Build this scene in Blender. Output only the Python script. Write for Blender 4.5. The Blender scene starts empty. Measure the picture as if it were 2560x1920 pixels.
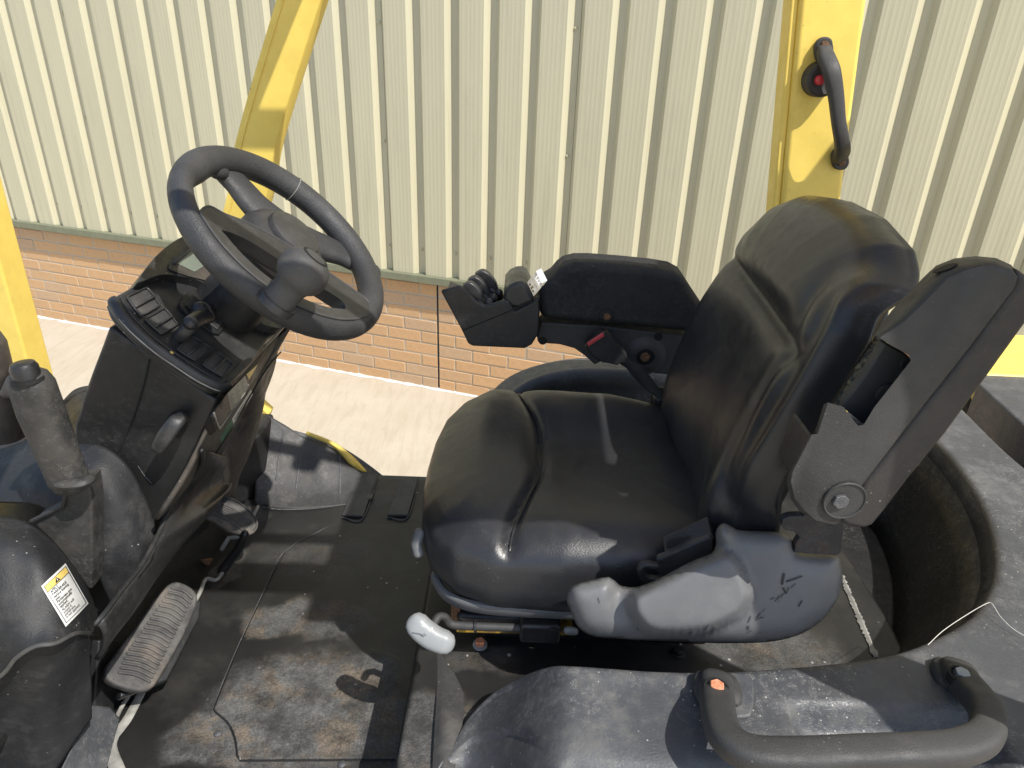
import bpy, bmesh, math, random
import numpy as np
from mathutils import Vector, Matrix
random.seed(7)
SC = bpy.context.scene
COL = SC.collection

# ------------------------------------------------------------------ camera
F, CX, CY, H = 1750.0, 1280.0, 960.0, 1.85       # photo 2560x1920, eye height 1.85 m
_up = -np.array([1150 - CX, -(4560 - CY), -F]); _up /= np.linalg.norm(_up)
_fw = np.array([0, 0, -1.0]); _Y = _fw - _up * _fw.dot(_up); _Y /= np.linalg.norm(_Y)
_X = np.cross(_Y, _up)
M = np.array([_X, _Y, _up])                      # camera -> world
cam_d = bpy.data.cameras.new('camera'); cam = bpy.data.objects.new('camera', cam_d); COL.objects.link(cam)
m4 = Matrix.Identity(4)
for r in range(3):
    for c in range(3): m4[r][c] = M[r][c]
m4[2][3] = H
cam.matrix_world = m4
cam_d.sensor_fit = 'HORIZONTAL'; cam_d.sensor_width = 36.0; cam_d.lens = 36.0 * F / 2560
cam_d.clip_start = 0.02; cam_d.clip_end = 500
cam_d.dof.use_dof = False
SC.camera = cam

# ------------------------------------------------------------------ light
SUN = Vector((0.55, -0.48, 1.0)).normalized()    # towards the sun
w = bpy.data.worlds.new('World'); SC.world = w; w.use_nodes = True
nt = w.node_tree; nt.nodes.clear()
sky = nt.nodes.new('ShaderNodeTexSky'); sky.sky_type = 'NISHITA'; sky.sun_disc = False
sky.sun_elevation = math.asin(SUN.z); sky.sun_rotation = math.atan2(SUN.x, SUN.y)
sky.air_density = 1.0; sky.dust_density = 1.2; sky.ozone_density = 1.0
bg = nt.nodes.new('ShaderNodeBackground'); bg.inputs[1].default_value = 0.15
wo = nt.nodes.new('ShaderNodeOutputWorld')
nt.links.new(sky.outputs[0], bg.inputs[0]); nt.links.new(bg.outputs[0], wo.inputs[0])
sl = bpy.data.lights.new('sun', 'SUN'); sl.energy = 4.0; sl.angle = math.radians(0.55); sl.color = (1, .965, .9)
so = bpy.data.objects.new('sun', sl); COL.objects.link(so); so.location = (4, -4, 9)
so.rotation_euler = (-SUN).to_track_quat('-Z', 'Y').to_euler()
SC.view_settings.view_transform = 'Standard'; SC.view_settings.look = 'None'
SC.view_settings.gamma = 1; SC.view_settings.use_curve_mapping = False
SC.view_settings.exposure = 0.45

# ------------------------------------------------------------------ measuring helpers (photo pixel -> point on a known plane)
O = np.array([0, 0, H])
def ray(px, py): return M @ np.array([px - CX, -(py - CY), -F]) / F
def P(px, py, x=None, y=None, z=None):
    d = ray(px, py)
    t = x / d[0] if x is not None else (y / d[1] if y is not None else (z - H) / d[2])
    return O + d * t
def PP(px, py, pt, n):
    d = ray(px, py); n = np.array(n, float)
    return O + d * ((np.array(pt, float) - O).dot(n) / d.dot(n))
def A(*v): return np.array(v, float)
def nrm(v): v = np.array(v, float); return v / np.linalg.norm(v)

# ------------------------------------------------------------------ materials
class N:
    def __init__(s, name):
        s.m = bpy.data.materials.new(name); s.m.use_nodes = True; s.t = s.m.node_tree
        s.b = s.t.nodes['Principled BSDF']; s.tc = s.t.nodes.new('ShaderNodeTexCoord')
        s.co = s.tc.outputs['Object']
    def n(s, k, **kw):
        x = s.t.nodes.new(k)
        for a, b in kw.items(): setattr(x, a, b)
        return x
    def l(s, a, b): s.t.links.new(a, b)
    def noise(s, scale, detail=4, rough=.55, stretch=None, rot=None, dist=0, off=0):
        x = s.n('ShaderNodeTexNoise'); x.inputs['Scale'].default_value = scale; x.inputs['Detail'].default_value = detail
        x.inputs['Roughness'].default_value = rough; x.inputs['Distortion'].default_value = dist
        mp = s.n('ShaderNodeMapping'); s.l(s.co, mp.inputs[0])
        if stretch: mp.inputs['Scale'].default_value = stretch
        if rot: mp.inputs['Rotation'].default_value = rot
        mp.inputs['Location'].default_value = (off, off * .7, off * .3)
        s.l(mp.outputs[0], x.inputs['Vector']); return x.outputs['Fac']
    def voro(s, scale, feature='F1', stretch=None, rnd=1):
        x = s.n('ShaderNodeTexVoronoi', feature=feature); x.inputs['Scale'].default_value = scale
        x.inputs['Randomness'].default_value = rnd
        if stretch:
            mp = s.n('ShaderNodeMapping'); s.l(s.co, mp.inputs[0]); mp.inputs['Scale'].default_value = stretch
            s.l(mp.outputs[0], x.inputs['Vector'])
        else: s.l(s.co, x.inputs['Vector'])
        return x
    def ramp(s, f, a, b, lo=0., hi=1.):
        x = s.n('ShaderNodeMapRange', interpolation_type='SMOOTHSTEP'); s.l(f, x.inputs[0])
        x.inputs[1].default_value = a; x.inputs[2].default_value = b; x.inputs[3].default_value = lo; x.inputs[4].default_value = hi
        return x.outputs[0]
    def math(s, op, a, b=None):
        x = s.n('ShaderNodeMath', operation=op)
        for i, v in enumerate((a, b)):
            if v is None: continue
            if isinstance(v, (int, float)): x.inputs[i].default_value = v
            else: s.l(v, x.inputs[i])
        return x.outputs[0]
    def mix(s, f, a, b, mode='MIX'):
        x = s.n('ShaderNodeMix', data_type='RGBA', blend_type=mode)
        if isinstance(f, (int, float)): x.inputs[0].default_value = f
        else: s.l(f, x.inputs[0])
        for i, v in ((6, a), (7, b)):
            if isinstance(v, tuple): x.inputs[i].default_value = (*v, 1)[:4]
            else: s.l(v, x.inputs[i])
        return x.outputs[2]
    def bump(s, hgt, strength, dist, prev=None):
        x = s.n('ShaderNodeBump'); x.inputs['Strength'].default_value = strength; x.inputs['Distance'].default_value = dist
        s.l(hgt, x.inputs['Height'])
        if prev is not None: s.l(prev, x.inputs['Normal'])
        return x.outputs[0]
    def blob(s, c, r, soft=.5, warp=.03):
        """mask that is 1 inside an ellipsoid at local c with radii r"""
        nz = s.n('ShaderNodeTexNoise'); nz.inputs['Scale'].default_value = 14; nz.inputs['Detail'].default_value = 5; s.l(s.co, nz.inputs['Vector'])
        v = s.n('ShaderNodeVectorMath', operation='MULTIPLY_ADD'); s.l(nz.outputs['Color'], v.inputs[0])
        v.inputs[1].default_value = (warp * 2,) * 3; s.l(s.co, v.inputs[2])
        u = s.n('ShaderNodeVectorMath', operation='SUBTRACT'); s.l(v.outputs[0], u.inputs[0]); u.inputs[1].default_value = tuple(x + warp for x in c)
        d = s.n('ShaderNodeVectorMath', operation='DIVIDE'); s.l(u.outputs[0], d.inputs[0]); d.inputs[1].default_value = r
        L = s.n('ShaderNodeVectorMath', operation='LENGTH'); s.l(d.outputs[0], L.inputs[0])
        return s.ramp(L.outputs['Value'], 1 - soft, 1 + soft, 1, 0)
    def done(s, col, rough, nor=None, metal=0., spec=.5, **kw):
        for k, v in (('Base Color', col), ('Roughness', rough)):
            if isinstance(v, tuple): s.b.inputs[k].default_value = (*v, 1)[:4]
            elif isinstance(v, (int, float)): s.b.inputs[k].default_value = v
            else: s.l(v, s.b.inputs[k])
        if nor is not None: s.l(nor, s.b.inputs['Normal'])
        s.b.inputs['Metallic'].default_value = metal
        s.b.inputs['Specular IOR Level'].default_value = spec
        for k, v in kw.items(): s.b.inputs[k.replace('_', ' ')].default_value = v
        return s.m

def plastic(name, col, rough=.5, grain=(900, .12), mott=.35, dust=(.52, .75, .5), dcol=(.20, .17, .13), speck=.3, scratch=.3, spec=.5, wrinkle=0):
    s = N(name)
    big = s.noise(9, 6, .6); med = s.noise(46, 5, .6, off=3)
    c = s.mix(s.ramp(big, .35, .7), col, tuple(v * (1 + mott) + .004 for v in col))
    dm = s.math('MULTIPLY', s.ramp(s.math('MULTIPLY', s.math('ADD', big, med), .5), dust[0], dust[1]), dust[2])
    c = s.mix(dm, c, dcol)
    if scratch:
        a = s.noise(60, 2, .5, (1, 5, 5), (0.3, .2, .5), 1.6); b = s.noise(60, 2, .5, (5, 1, 5), (.1, .4, -.4), 1.6, 5)
        line = s.math('MAXIMUM', s.ramp(s.math('ABSOLUTE', s.math('SUBTRACT', a, .5)), .0, .014, 1, 0),
                      s.ramp(s.math('ABSOLUTE', s.math('SUBTRACT', b, .5)), .0, .012, 1, 0))
        sm = s.math('MULTIPLY', s.math('MULTIPLY', line, s.math('MULTIPLY', s.ramp(s.noise(7, 3, .5, off=9), .42, .6), s.ramp(s.noise(120, 2, .5, off=12), .50, .56))), scratch)
        c = s.mix(sm, c, (.32, .31, .29))
    if speck:
        v = s.voro(150); vm = s.math('MULTIPLY', s.ramp(v.outputs['Distance'], .10, .20, 1, 0), s.ramp(v.outputs['Color'], .72, .76))
        vm = s.math('MULTIPLY', s.math('MULTIPLY', vm, s.ramp(s.noise(6, 3, off=4), .42, .62)), speck)
        c = s.mix(vm, c, (.55, .53, .48))
    r = s.math('ADD', s.ramp(med, .3, .7, rough - .09, rough + .1), s.math('MULTIPLY', dm, .25))
    g = s.noise(grain[0] * .6, 3, .6); nor = s.bump(g, grain[1] * 1.6, .0016)
    if wrinkle:
        wv = s.noise(170, 3, .6, (1, 3.2, 1), (0, 0, .5), 1.5); nor = s.bump(s.ramp(wv, .5, .62), wrinkle, .003, nor)
    nor = s.bump(med, .12, .003, nor)
    return s.done(c, r, nor, spec=spec)

def vinyl(name):
    s = N(name)
    big = s.noise(6, 5, .6); med = s.noise(60, 5, .6, off=2)
    c = s.mix(s.ramp(big, .35, .7), (.021, .0215, .024), (.032, .0325, .035))
    a = s.noise(38, 3, .55, (1, 2.2, 1.6), (0, .3, .6), 1.6)
    crk = s.math('MULTIPLY', s.ramp(s.math('ABSOLUTE', s.math('SUBTRACT', a, .5)), 0, .01, 1, 0), s.ramp(s.noise(8, 4, off=7), .52, .66))
    c = s.mix(s.math('MULTIPLY', crk, .22), c, (.20, .20, .20))
    v = s.voro(330); vm = s.math('MULTIPLY', s.ramp(v.outputs['Distance'], .16, .26, 1, 0), s.ramp(v.outputs['Color'], .8, .82))
    c = s.mix(s.math('MULTIPLY', vm, s.ramp(s.noise(5, 3, off=14), .60, .70)), c, (.3, .3, .29))
    scuff = s.math('MULTIPLY', s.ramp(s.noise(16, 7, .72, off=5), .56, .76), .22)
    c = s.mix(scuff, c, (.13, .13, .135))
    r = s.ramp(s.math('MULTIPLY', s.math('ADD', big, med), .5), .38, .62, .29, .42)
    g = s.noise(420, 3, .6); nor = s.bump(g, .22, .0014)
    wr = s.noise(150, 4, .6, (1, 2.5, 2.0), (.2, .1, .8), 1.4); nor = s.bump(wr, .12, .0012, nor)
    nor = s.bump(s.noise(12, 2), .25, .006, nor)
    return s.done(c, r, nor, spec=.5)

def paint_yellow(name):
    s = N(name); med = s.noise(26, 5, .6)
    c = s.mix(s.ramp(med, .3, .75), (.85, .64, .14), (.79, .58, .12))
    d = s.math('MULTIPLY', s.ramp(s.noise(11, 7, .7, off=3), .55, .78), .35); c = s.mix(d, c, (.42, .29, .09))
    chip = s.math('MULTIPLY', s.ramp(s.noise(130, 2, .5, off=8), .73, .75), s.ramp(s.noise(9, 2, off=1), .45, .6)); c = s.mix(chip, c, (.07, .045, .03))
    nor = s.bump(s.noise(420, 2), .10, .0008); nor = s.bump(chip, -.4, .0006, nor)
    return s.done(c, s.ramp(med, .3, .7, .38, .55), nor)

def rust(name, a=(.26, .085, .035), b=(.42, .20, .12)):
    s = N(name); f = s.noise(240, 5, .65)
    return s.done(s.mix(s.ramp(f, .35, .65), a, b), .85, s.bump(s.noise(500, 4), .5, .0012))
def simple(name, col, rough=.5, metal=0., bumpsc=0, spec=.5, var=.15):
    s = N(name); f = s.noise(30, 5, .6)
    c = s.mix(s.ramp(f, .3, .7), col, tuple(v * (1 - var) for v in col))
    return s.done(c, rough, s.bump(s.noise(bumpsc, 3), .3, .001) if bumpsc else None, metal, spec)

K = {}
K['dash'] = plastic('dash_plastic', (.022, .022, .023), .42, (1300, .10), dust=(.5, .7, .35), dcol=(.11, .10, .085), speck=.8, scratch=.2)
K['column'] = plastic('column_plastic', (.017, .017, .017), .40, (1500, .06), mott=.2, dust=(.56, .8, .25), speck=.15, scratch=.25)
K['brown'] = plastic('dusty_plastic', (.036, .032, .028), .52, (1300, .1), dust=(.40, .66, .7), dcol=(.095, .078, .06), speck=.3, scratch=.4)
K['cowl'] = plastic('cowl_plastic', (.013, .0133, .0145), .58, (700, .22), mott=.3, dust=(.5, .75, .35), dcol=(.12, .11, .10), speck=1, scratch=.1)
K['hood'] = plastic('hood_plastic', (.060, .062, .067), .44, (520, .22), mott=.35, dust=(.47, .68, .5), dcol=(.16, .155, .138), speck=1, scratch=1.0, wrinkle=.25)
K['hoodshade'] = plastic('shaded_hood_plastic', (.007, .0068, .0065), .62, (520, .2), mott=.4, dust=(.55, .75, .12), dcol=(.04, .038, .034), speck=.5, scratch=.4)  # hood plastic darkened, the well's shade put into the colour
K['grip'] = plastic('grip_rubber', (.044, .044, .043), .6, (800, .2), mott=.3, dust=(.45, .7, .4), dcol=(.13, .115, .095), speck=.3, scratch=.1)
K['lever'] = plastic('worn_grip_rubber', (.024, .0235, .022), .62, (900, .2), mott=.6, dust=(.42, .66, .55), dcol=(.075, .066, .055), speck=.4, scratch=.6)
K['wheel'] = plastic('wheel_rubber', (.031, .031, .032), .56, (620, .42), mott=.5, dust=(.52, .75, .3), dcol=(.08, .075, .068), speck=.05, scratch=0)
K['wheelflat'] = plastic('wheel_smooth', (.030, .029, .028), .42, (1500, .05), mott=.5, dust=(.5, .75, .3), dcol=(.085, .078, .068), speck=.05, scratch=.35)
K['armrest'] = plastic('armrest_plastic', (.034, .0335, .033), .60, (900, .25), mott=.25, dust=(.55, .8, .25), dcol=(.14, .11, .085), speck=.2, scratch=.1)
K['armpad'] = plastic('armrest_pad', (.024, .022, .021), .55, (900, .2), mott=.3, dust=(.52, .8, .35), dcol=(.12, .09, .06), speck=.3, scratch=.1)
K['grey'] = plastic('grey_plastic', (.118, .119, .121), .47, (900, .10), mott=.12, dust=(.5, .74, .35), dcol=(.20, .195, .175), speck=.1, scratch=0)
K['matrub'] = plastic('footwell_rubber', (.040, .039, .038), .55, (420, .3), mott=.4, dust=(.48, .68, .4), dcol=(.12, .11, .095), speck=.7, scratch=.3)
K['blackpl'] = plastic('black_plastic', (.014, .014, .015), .38, (1200, .1), dust=(.6, .8, .2), speck=.3, scratch=.2)
K['velvet'] = plastic('armrest_foam_skin', (.011, .011, .012), .72, (900, .5), mott=.3, dust=(.55, .8, .3), dcol=(.05, .048, .045), speck=.8, scratch=.2)
K['vinyl'] = vinyl('seat_vinyl')
K['yellow'] = paint_yellow('yellow_paint')
K['rust'] = rust('rusty_bolt', (.48, .16, .075), (.66, .30, .17))
K['rustdark'] = rust('rusty_metal', (.10, .045, .022), (.20, .11, .06))
K['steel'] = simple('zinc_bolt', (.30, .33, .36), .45, .7, 600)
K['white'] = simple('white_knob', (.29, .30, .30), .40, 0, 0, .5, .08)
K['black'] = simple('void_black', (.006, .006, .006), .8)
K['webbing'] = plastic('belt_webbing', (.018, .018, .018), .75, (1600, .6), dust=(.5, .7, .3), speck=.1, scratch=0)
K['red'] = simple('red_button', (.62, .075, .085), .45, var=.3)
K['redhorn'] = simple('horn_red', (.75, .06, .07), .35)
K['lcd'] = simple('lcd_glass', (.16, .185, .15), .12)
K['sticker'] = simple('sticker_white', (.78, .78, .75), .5)
K['stickery'] = simple('sticker_yellow', (.83, .60, .16), .5)
K['ink'] = simple('ink_black', (.02, .02, .02), .5)
K['inkw'] = simple('ink_white', (.75, .75, .73), .5)
K['plate'] = simple('plate_grey', (.33, .32, .27), .5)
K['platebrown'] = simple('plate_brown', (.085, .062, .045), .5)
K['green'] = simple('plate_green', (.06, .20, .11), .5)
K['trim'] = simple('pale_trim', (.38, .37, .34), .55, 0, 200, var=.5)
K['thread'] = simple('white_thread', (.7, .68, .62), .6)
K['sealant'] = simple('sealant_white', (.70, .68, .64), .7, 0, 90)
K['tyre'] = simple('tyre_rubber', (.02, .02, .02), .8, 0, 200)

# pedal rubber
s = N('pedal_rubber'); f = s.noise(30, 6, .65)
c = s.mix(s.ramp(f, .34, .66), (.042, .041, .040), (.105, .098, .09)); c = s.mix(s.math('MULTIPLY', s.ramp(s.noise(15, 5, .6, off=6), .5, .7), .55), c, (.20, .16, .125))
K['pedal'] = s.done(c, .62, s.bump(s.noise(700, 3), .3, .001))
# chewed foam edge
s = N('torn_foam'); f = s.noise(140, 6, .7)
K['foam'] = s.done(s.mix(s.ramp(f, .4, .62), (.06, .065, .065), (.30, .27, .17)), .9, s.bump(f, .9, .006))
# floor mat, dirt patches fixed to the mat
def floor_mat(name, zoff):
    s = N(name)
    big = s.noise(7, 6, .6); fine = s.noise(160, 5, .7, off=2)
    c = s.mix(s.ramp(big, .35, .7), (.021, .0205, .0195), (.034, .032, .029))
    return s, c, big, fine
def mat_floor(name, patches, org):
    s = N(name)
    s.co = s.n('ShaderNodeVectorMath', operation='ADD').outputs[0]
    v = s.co.node; s.l(s.tc.outputs['Object'], v.inputs[0]); v.inputs[1].default_value = org
    big = s.noise(7, 6, .6); fine = s.noise(170, 5, .7, off=2); grit = s.noise(330, 3, .6, off=5)
    c = s.mix(s.ramp(big, .35, .7), (.011, .011, .0108), (.019, .0185, .0175))
    hz = s.math('MULTIPLY', s.ramp(s.noise(12, 7, .65, off=8), .46, .7), .22); c = s.mix(hz, c, (.085, .08, .07))
    tot = None
    for (cc, rr, amt) in patches:
        b = s.math('MULTIPLY', s.blob(cc, rr, .22, .045), amt)
        tot = b if tot is None else s.math('MAXIMUM', tot, b)
    mask = s.math('MULTIPLY', tot, s.ramp(s.noise(20, 8, .8, off=4), .36, .62, .20, 1))
    dirt = s.mix(s.ramp(s.noise(19, 5, .6, off=11), .47, .62), (.150, .148, .142), (.205, .165, .125))
    dirt = s.mix(s.ramp(grit, .34, .66), dirt, s.mix(.5, dirt, (.03, .03, .03)))
    c = s.mix(mask, c, dirt)
    vv = s.voro(75); vm = s.math('MULTIPLY', s.ramp(vv.outputs['Distance'], .13, .2, 1, 0), s.ramp(vv.outputs['Color'], .84, .86))
    vm = s.math('MULTIPLY', vm, s.ramp(s.noise(4, 2, off=2), .40, .50)); c = s.mix(s.math('MULTIPLY', vm, .75), c, (.45, .44, .41))
    nor = s.bump(s.math('MULTIPLY', mask, s.math('ADD', fine, grit)), .55, .004); nor = s.bump(s.voro(900).outputs['Distance'], .2, .0006, nor)
    return s.done(c, s.ramp(mask, 0, 1, .48, .85), nor)

# concrete
s = N('concrete'); f = s.noise(3.2, 8, .62); br = s.noise(26, 5, .65, (1, .16, 1), (0, 0, .75), .5)
c = s.mix(s.ramp(f, .3, .7), (.45, .39, .295), (.495, .44, .35)); c = s.mix(s.math('MULTIPLY', s.ramp(br, .45, .65), .4), c, (.39, .32, .235))
c = s.mix(s.math('MULTIPLY', s.ramp(s.noise(60, 3, off=6), .66, .72), .5), c, (.33, .27, .2))
K['concrete'] = s.done(c, .85, s.bump(br, .35, .006, s.bump(s.noise(220, 4), .35, .002)))
# bricks
s = N('buff_brick'); oi = s.n('ShaderNodeObjectInfo'); rnd = oi.outputs['Random']
g = s.noise(62, 8, .8); dk = s.noise(26, 5, .7, off=3)
base = s.mix(s.ramp(rnd, 0, 1), (.64, .40, .205), (.60, .385, .205)); base = s.mix(s.ramp(rnd, .78, .86), base, (.56, .39, .24))
c = s.mix(s.ramp(g, .35, .68), base, s.mix(.35, base, (.48, .28, .15))); c = s.mix(s.math('MULTIPLY', s.ramp(dk, .54, .7), .45), c, (.40, .22, .11))
K['brick'] = s.done(c, .88, s.bump(g, .55, .004, s.bump(s.noise(400, 3), .4, .0015)))
s = N('mortar'); g = s.noise(90, 6, .7)
K['mortar'] = s.done(s.mix(s.ramp(g, .3, .7), (.43, .365, .28), (.51, .44, .345)), .92, s.bump(g, .6, .003))
# cladding
s = N('cream_steel'); g = s.noise(5, 5, .6, (1, 1, .25)); k2 = s.noise(34, 5, .65, (1, 1, .06), off=4)
c = s.mix(s.ramp(g, .3, .7), (.57, .53, .365), (.54, .50, .345)); c = s.mix(s.math('MULTIPLY', s.ramp(k2, .5, .72), .35), c, (.41, .37, .26)); c = s.mix(s.math('MULTIPLY', s.ramp(s.noise(70, 4, .7, off=9), .66, .74), .35), c, (.30, .26, .18))
K['clad'] = s.done(c, s.ramp(g, .3, .7, .42, .55), s.bump(s.noise(3, 2), .08, .01))
K['olive'] = simple('olive_flashing', (.20, .205, .13), .5)

# ------------------------------------------------------------------ mesh helpers
WL = {}
def link(name, me, mat, parent=None, smooth=True, bevel=0, seg=3, sub=0, solid=0, sharp=35):
    """one object, origin at the middle of its own geometry"""
    n = len(me.vertices); co = np.empty(n * 3); me.vertices.foreach_get('co', co); co = co.reshape(-1, 3)
    c = (co.min(0) + co.max(0)) / 2 if n else np.zeros(3)
    me.vertices.foreach_set('co', (co - c).ravel()); me.update()
    return link_at(name, me, mat, c, parent, smooth, bevel, seg, sub, solid, sharp)
def link_at(name, me, mat, c, parent=None, smooth=True, bevel=0, seg=3, sub=0, solid=0, sharp=35):
    if mat is not None and not me.materials: me.materials.append(K[mat] if isinstance(mat, str) else mat)
    if smooth:
        me.shade_smooth()
        if sharp and not sub: me.set_sharp_from_angle(angle=math.radians(sharp))
    o = bpy.data.objects.new(name, me); COL.objects.link(o)
    WL[o] = Vector(c)
    if parent is not None:
        o.parent = parent; o.location = WL[o] - WL[parent]
    else: o.location = WL[o]
    if solid:
        mn = sum((p.normal * p.area for p in me.polygons), Vector())
        if mn.dot(Vector(O) - Vector(c)) < 0: me.flip_normals()
        q = o.modifiers.new('solid', 'SOLIDIFY'); q.thickness = solid; q.offset = -1
    if sub:
        q = o.modifiers.new('sub', 'SUBSURF'); q.levels = sub; q.render_levels = sub
    if bevel:
        q = o.modifiers.new('bevel', 'BEVEL'); q.width = bevel; q.segments = seg; q.limit_method = 'ANGLE'
        q.angle_limit = math.radians(sharp or 30); q.harden_normals = True
    return o
def mk(verts, faces):
    me = bpy.data.meshes.new('m'); me.from_pydata([tuple(v) for v in verts], [], faces); me.update()
    bm = bmesh.new(); bm.from_mesh(me); bmesh.ops.recalc_face_normals(bm, faces=bm.faces); bm.to_mesh(me); bm.free(); return me
def cat(pts, n=8, closed=False):
    """Catmull-Rom through the points"""
    p = [np.array(q, float) for q in pts]; L = len(p); out = []
    for i in range(L if closed else L - 1):
        if closed: a, b, c, d = p[(i - 1) % L], p[i], p[(i + 1) % L], p[(i + 2) % L]
        else: a = p[i - 1] if i else 2 * p[0] - p[1]; b = p[i]; c = p[i + 1]; d = p[i + 2] if i + 2 < L else 2 * p[-1] - p[-2]
        for k in range(n):
            t = k / n
            out.append(.5 * (2 * b + (c - a) * t + (2 * a - 5 * b + 4 * c - d) * t * t + (3 * b - a - 3 * c + d) * t ** 3))
    if not closed: out.append(p[-1])
    return np.array(out)
def resample(p, n, closed=False):
    p = np.array(p, float)
    if closed: p = np.vstack([p, p[:1]])
    d = np.r_[0, np.cumsum(np.linalg.norm(np.diff(p, axis=0), axis=1))]
    t = np.linspace(0, d[-1], n + 1)[:-1] if closed else np.linspace(0, d[-1], n)
    return np.stack([np.interp(t, d, p[:, i]) for i in range(p.shape[1])], 1)
def prism(pts, vec):
    n = len(pts); v = [A(*p) for p in pts]; vec = np.array(vec, float)
    return mk(v + [p + vec for p in v], [tuple(range(n)), tuple(range(2 * n - 1, n - 1, -1))] + [(i, (i + 1) % n, n + (i + 1) % n, n + i) for i in range(n)])
def box(c, sx, sy, sz, ax=None):
    c = A(*c); ex, ey, ez = (A(1, 0, 0), A(0, 1, 0), A(0, 0, 1)) if ax is None else [nrm(a) for a in ax]
    v = [c + ex * sx / 2 * i + ey * sy / 2 * j + ez * sz / 2 * k for k in (-1, 1) for i, j in ((-1, -1), (1, -1), (1, 1), (-1, 1))]
    return mk(v, [(3, 2, 1, 0), (4, 5, 6, 7), (0, 1, 5, 4), (1, 2, 6, 5), (2, 3, 7, 6), (3, 0, 4, 7)])
def tube(path, rw, rh=None, up=None, seg=16, sq=2., cap=True, round_cap=True):
    path = np.array(path, float); n = len(path)
    rw = np.full(n, rw) if np.isscalar(rw) else np.interp(np.linspace(0, 1, n), np.linspace(0, 1, len(rw)), rw)
    rh = rw if rh is None else (np.full(n, rh) if np.isscalar(rh) else np.interp(np.linspace(0, 1, n), np.linspace(0, 1, len(rh)), rh))
    T = np.gradient(path, axis=0); T /= np.linalg.norm(T, axis=1)[:, None]
    if round_cap:
        r0, r1 = min(rw[0], rh[0]), min(rw[-1], rh[-1]); fr = [.12, .45, .8]
        pre = [path[0] - T[0] * r0 * math.sin(math.acos(f)) for f in fr]; post = [path[-1] + T[-1] * r1 * math.sin(math.acos(f)) for f in fr[::-1]]
        path = np.vstack([pre, path, post]); T = np.vstack([[T[0]] * 3, T, [T[-1]] * 3])
        rw = np.r_[[rw[0] * f for f in fr], rw, [rw[-1] * f for f in fr[::-1]]]; rh = np.r_[[rh[0] * f for f in fr], rh, [rh[-1] * f for f in fr[::-1]]]
        n = len(path)
    V = []
    u = nrm(up) if up is not None else (A(0, 0, 1) if abs(T[0][2]) < .9 else A(1, 0, 0))
    for i in range(n):
        if up is not None: u = nrm(up)
        sd = nrm(np.cross(T[i], u)); u2 = nrm(np.cross(sd, T[i]))
        if up is None: u = u2
        for k in range(seg):
            a = 2 * math.pi * k / seg; ca, sa = math.cos(a), math.sin(a)
            V.append(path[i] + sd * rw[i] * np.sign(ca) * abs(ca) ** (2 / sq) + u2 * rh[i] * np.sign(sa) * abs(sa) ** (2 / sq))
    Fs = [(i * seg + k, i * seg + (k + 1) % seg, (i + 1) * seg + (k + 1) % seg, (i + 1) * seg + k) for i in range(n - 1) for k in range(seg)]
    if cap: Fs += [tuple(range(seg - 1, -1, -1)), tuple(range((n - 1) * seg, n * seg))]
    return mk(V, Fs)
def lathe(c, axis, prof, seg=32):
    """prof: (radius, height along axis)"""
    c = A(*c); z = nrm(axis); x = nrm(np.cross(z, A(0, 1, 0) if abs(z[1]) < .9 else A(1, 0, 0))); y = np.cross(z, x)
    V = []; Fs = []
    for r, h in prof:
        for k in range(seg):
            a = 2 * math.pi * k / seg; V.append(c + z * h + (x * math.cos(a) + y * math.sin(a)) * r)
    n = len(prof)
    Fs = [(i * seg + k, i * seg + (k + 1) % seg, (i + 1) * seg + (k + 1) % seg, (i + 1) * seg + k) for i in range(n - 1) for k in range(seg)]
    Fs += [tuple(range(seg - 1, -1, -1)), tuple(range((n - 1) * seg, n * seg))]
    return mk(V, Fs)
def gridmesh(G):
    nu, nv = G.shape[:2]
    return mk(G.reshape(-1, 3), [(i * nv + j, i * nv + j + 1, (i + 1) * nv + j + 1, (i + 1) * nv + j) for i in range(nu - 1) for j in range(nv - 1)])
def net(rows, nu=10, nv=10):
    """smooth sheet through a net of control points"""
    R = [cat(r, nv) for r in rows]; C = [cat([R[i][j] for i in range(len(R))], nu) for j in range(len(R[0]))]
    return gridmesh(np.array(C).transpose(1, 0, 2))
def hexbolt(c, axis, r, h, mat, parent, washer=0, wmat='steel', label=None):
    z = nrm(axis); x = nrm(np.cross(z, A(0, 1, .3))); y = np.cross(z, x); c = A(*c)
    o = link('bolt', prism([c + (x * math.cos(a) + y * math.sin(a)) * r for a in [math.pi / 3 * k + .3 for k in range(6)]], z * h), mat, parent, True, r * .14, 2)
    if washer: link('washer', lathe(c - z * .002, z, [(washer, 0), (washer, .003), (r * .8, .004)], 24), wmat, o)
    if label: o['label'] = label
    return o
def ringplate(outer, inner, nvec, th):
    n = len(outer); t = A(*nvec) * th; V = list(outer) + list(inner) + [p + t for p in outer] + [p + t for p in inner]; Fs = []
    for i in range(n):
        j = (i + 1) % n
        Fs += [(i, j, n + j, n + i), (2 * n + i, 3 * n + i, 3 * n + j, 2 * n + j), (i, 2 * n + i, 2 * n + j, j), (n + i, n + j, 3 * n + j, 3 * n + i)]
    return mk(V, Fs)
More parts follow.
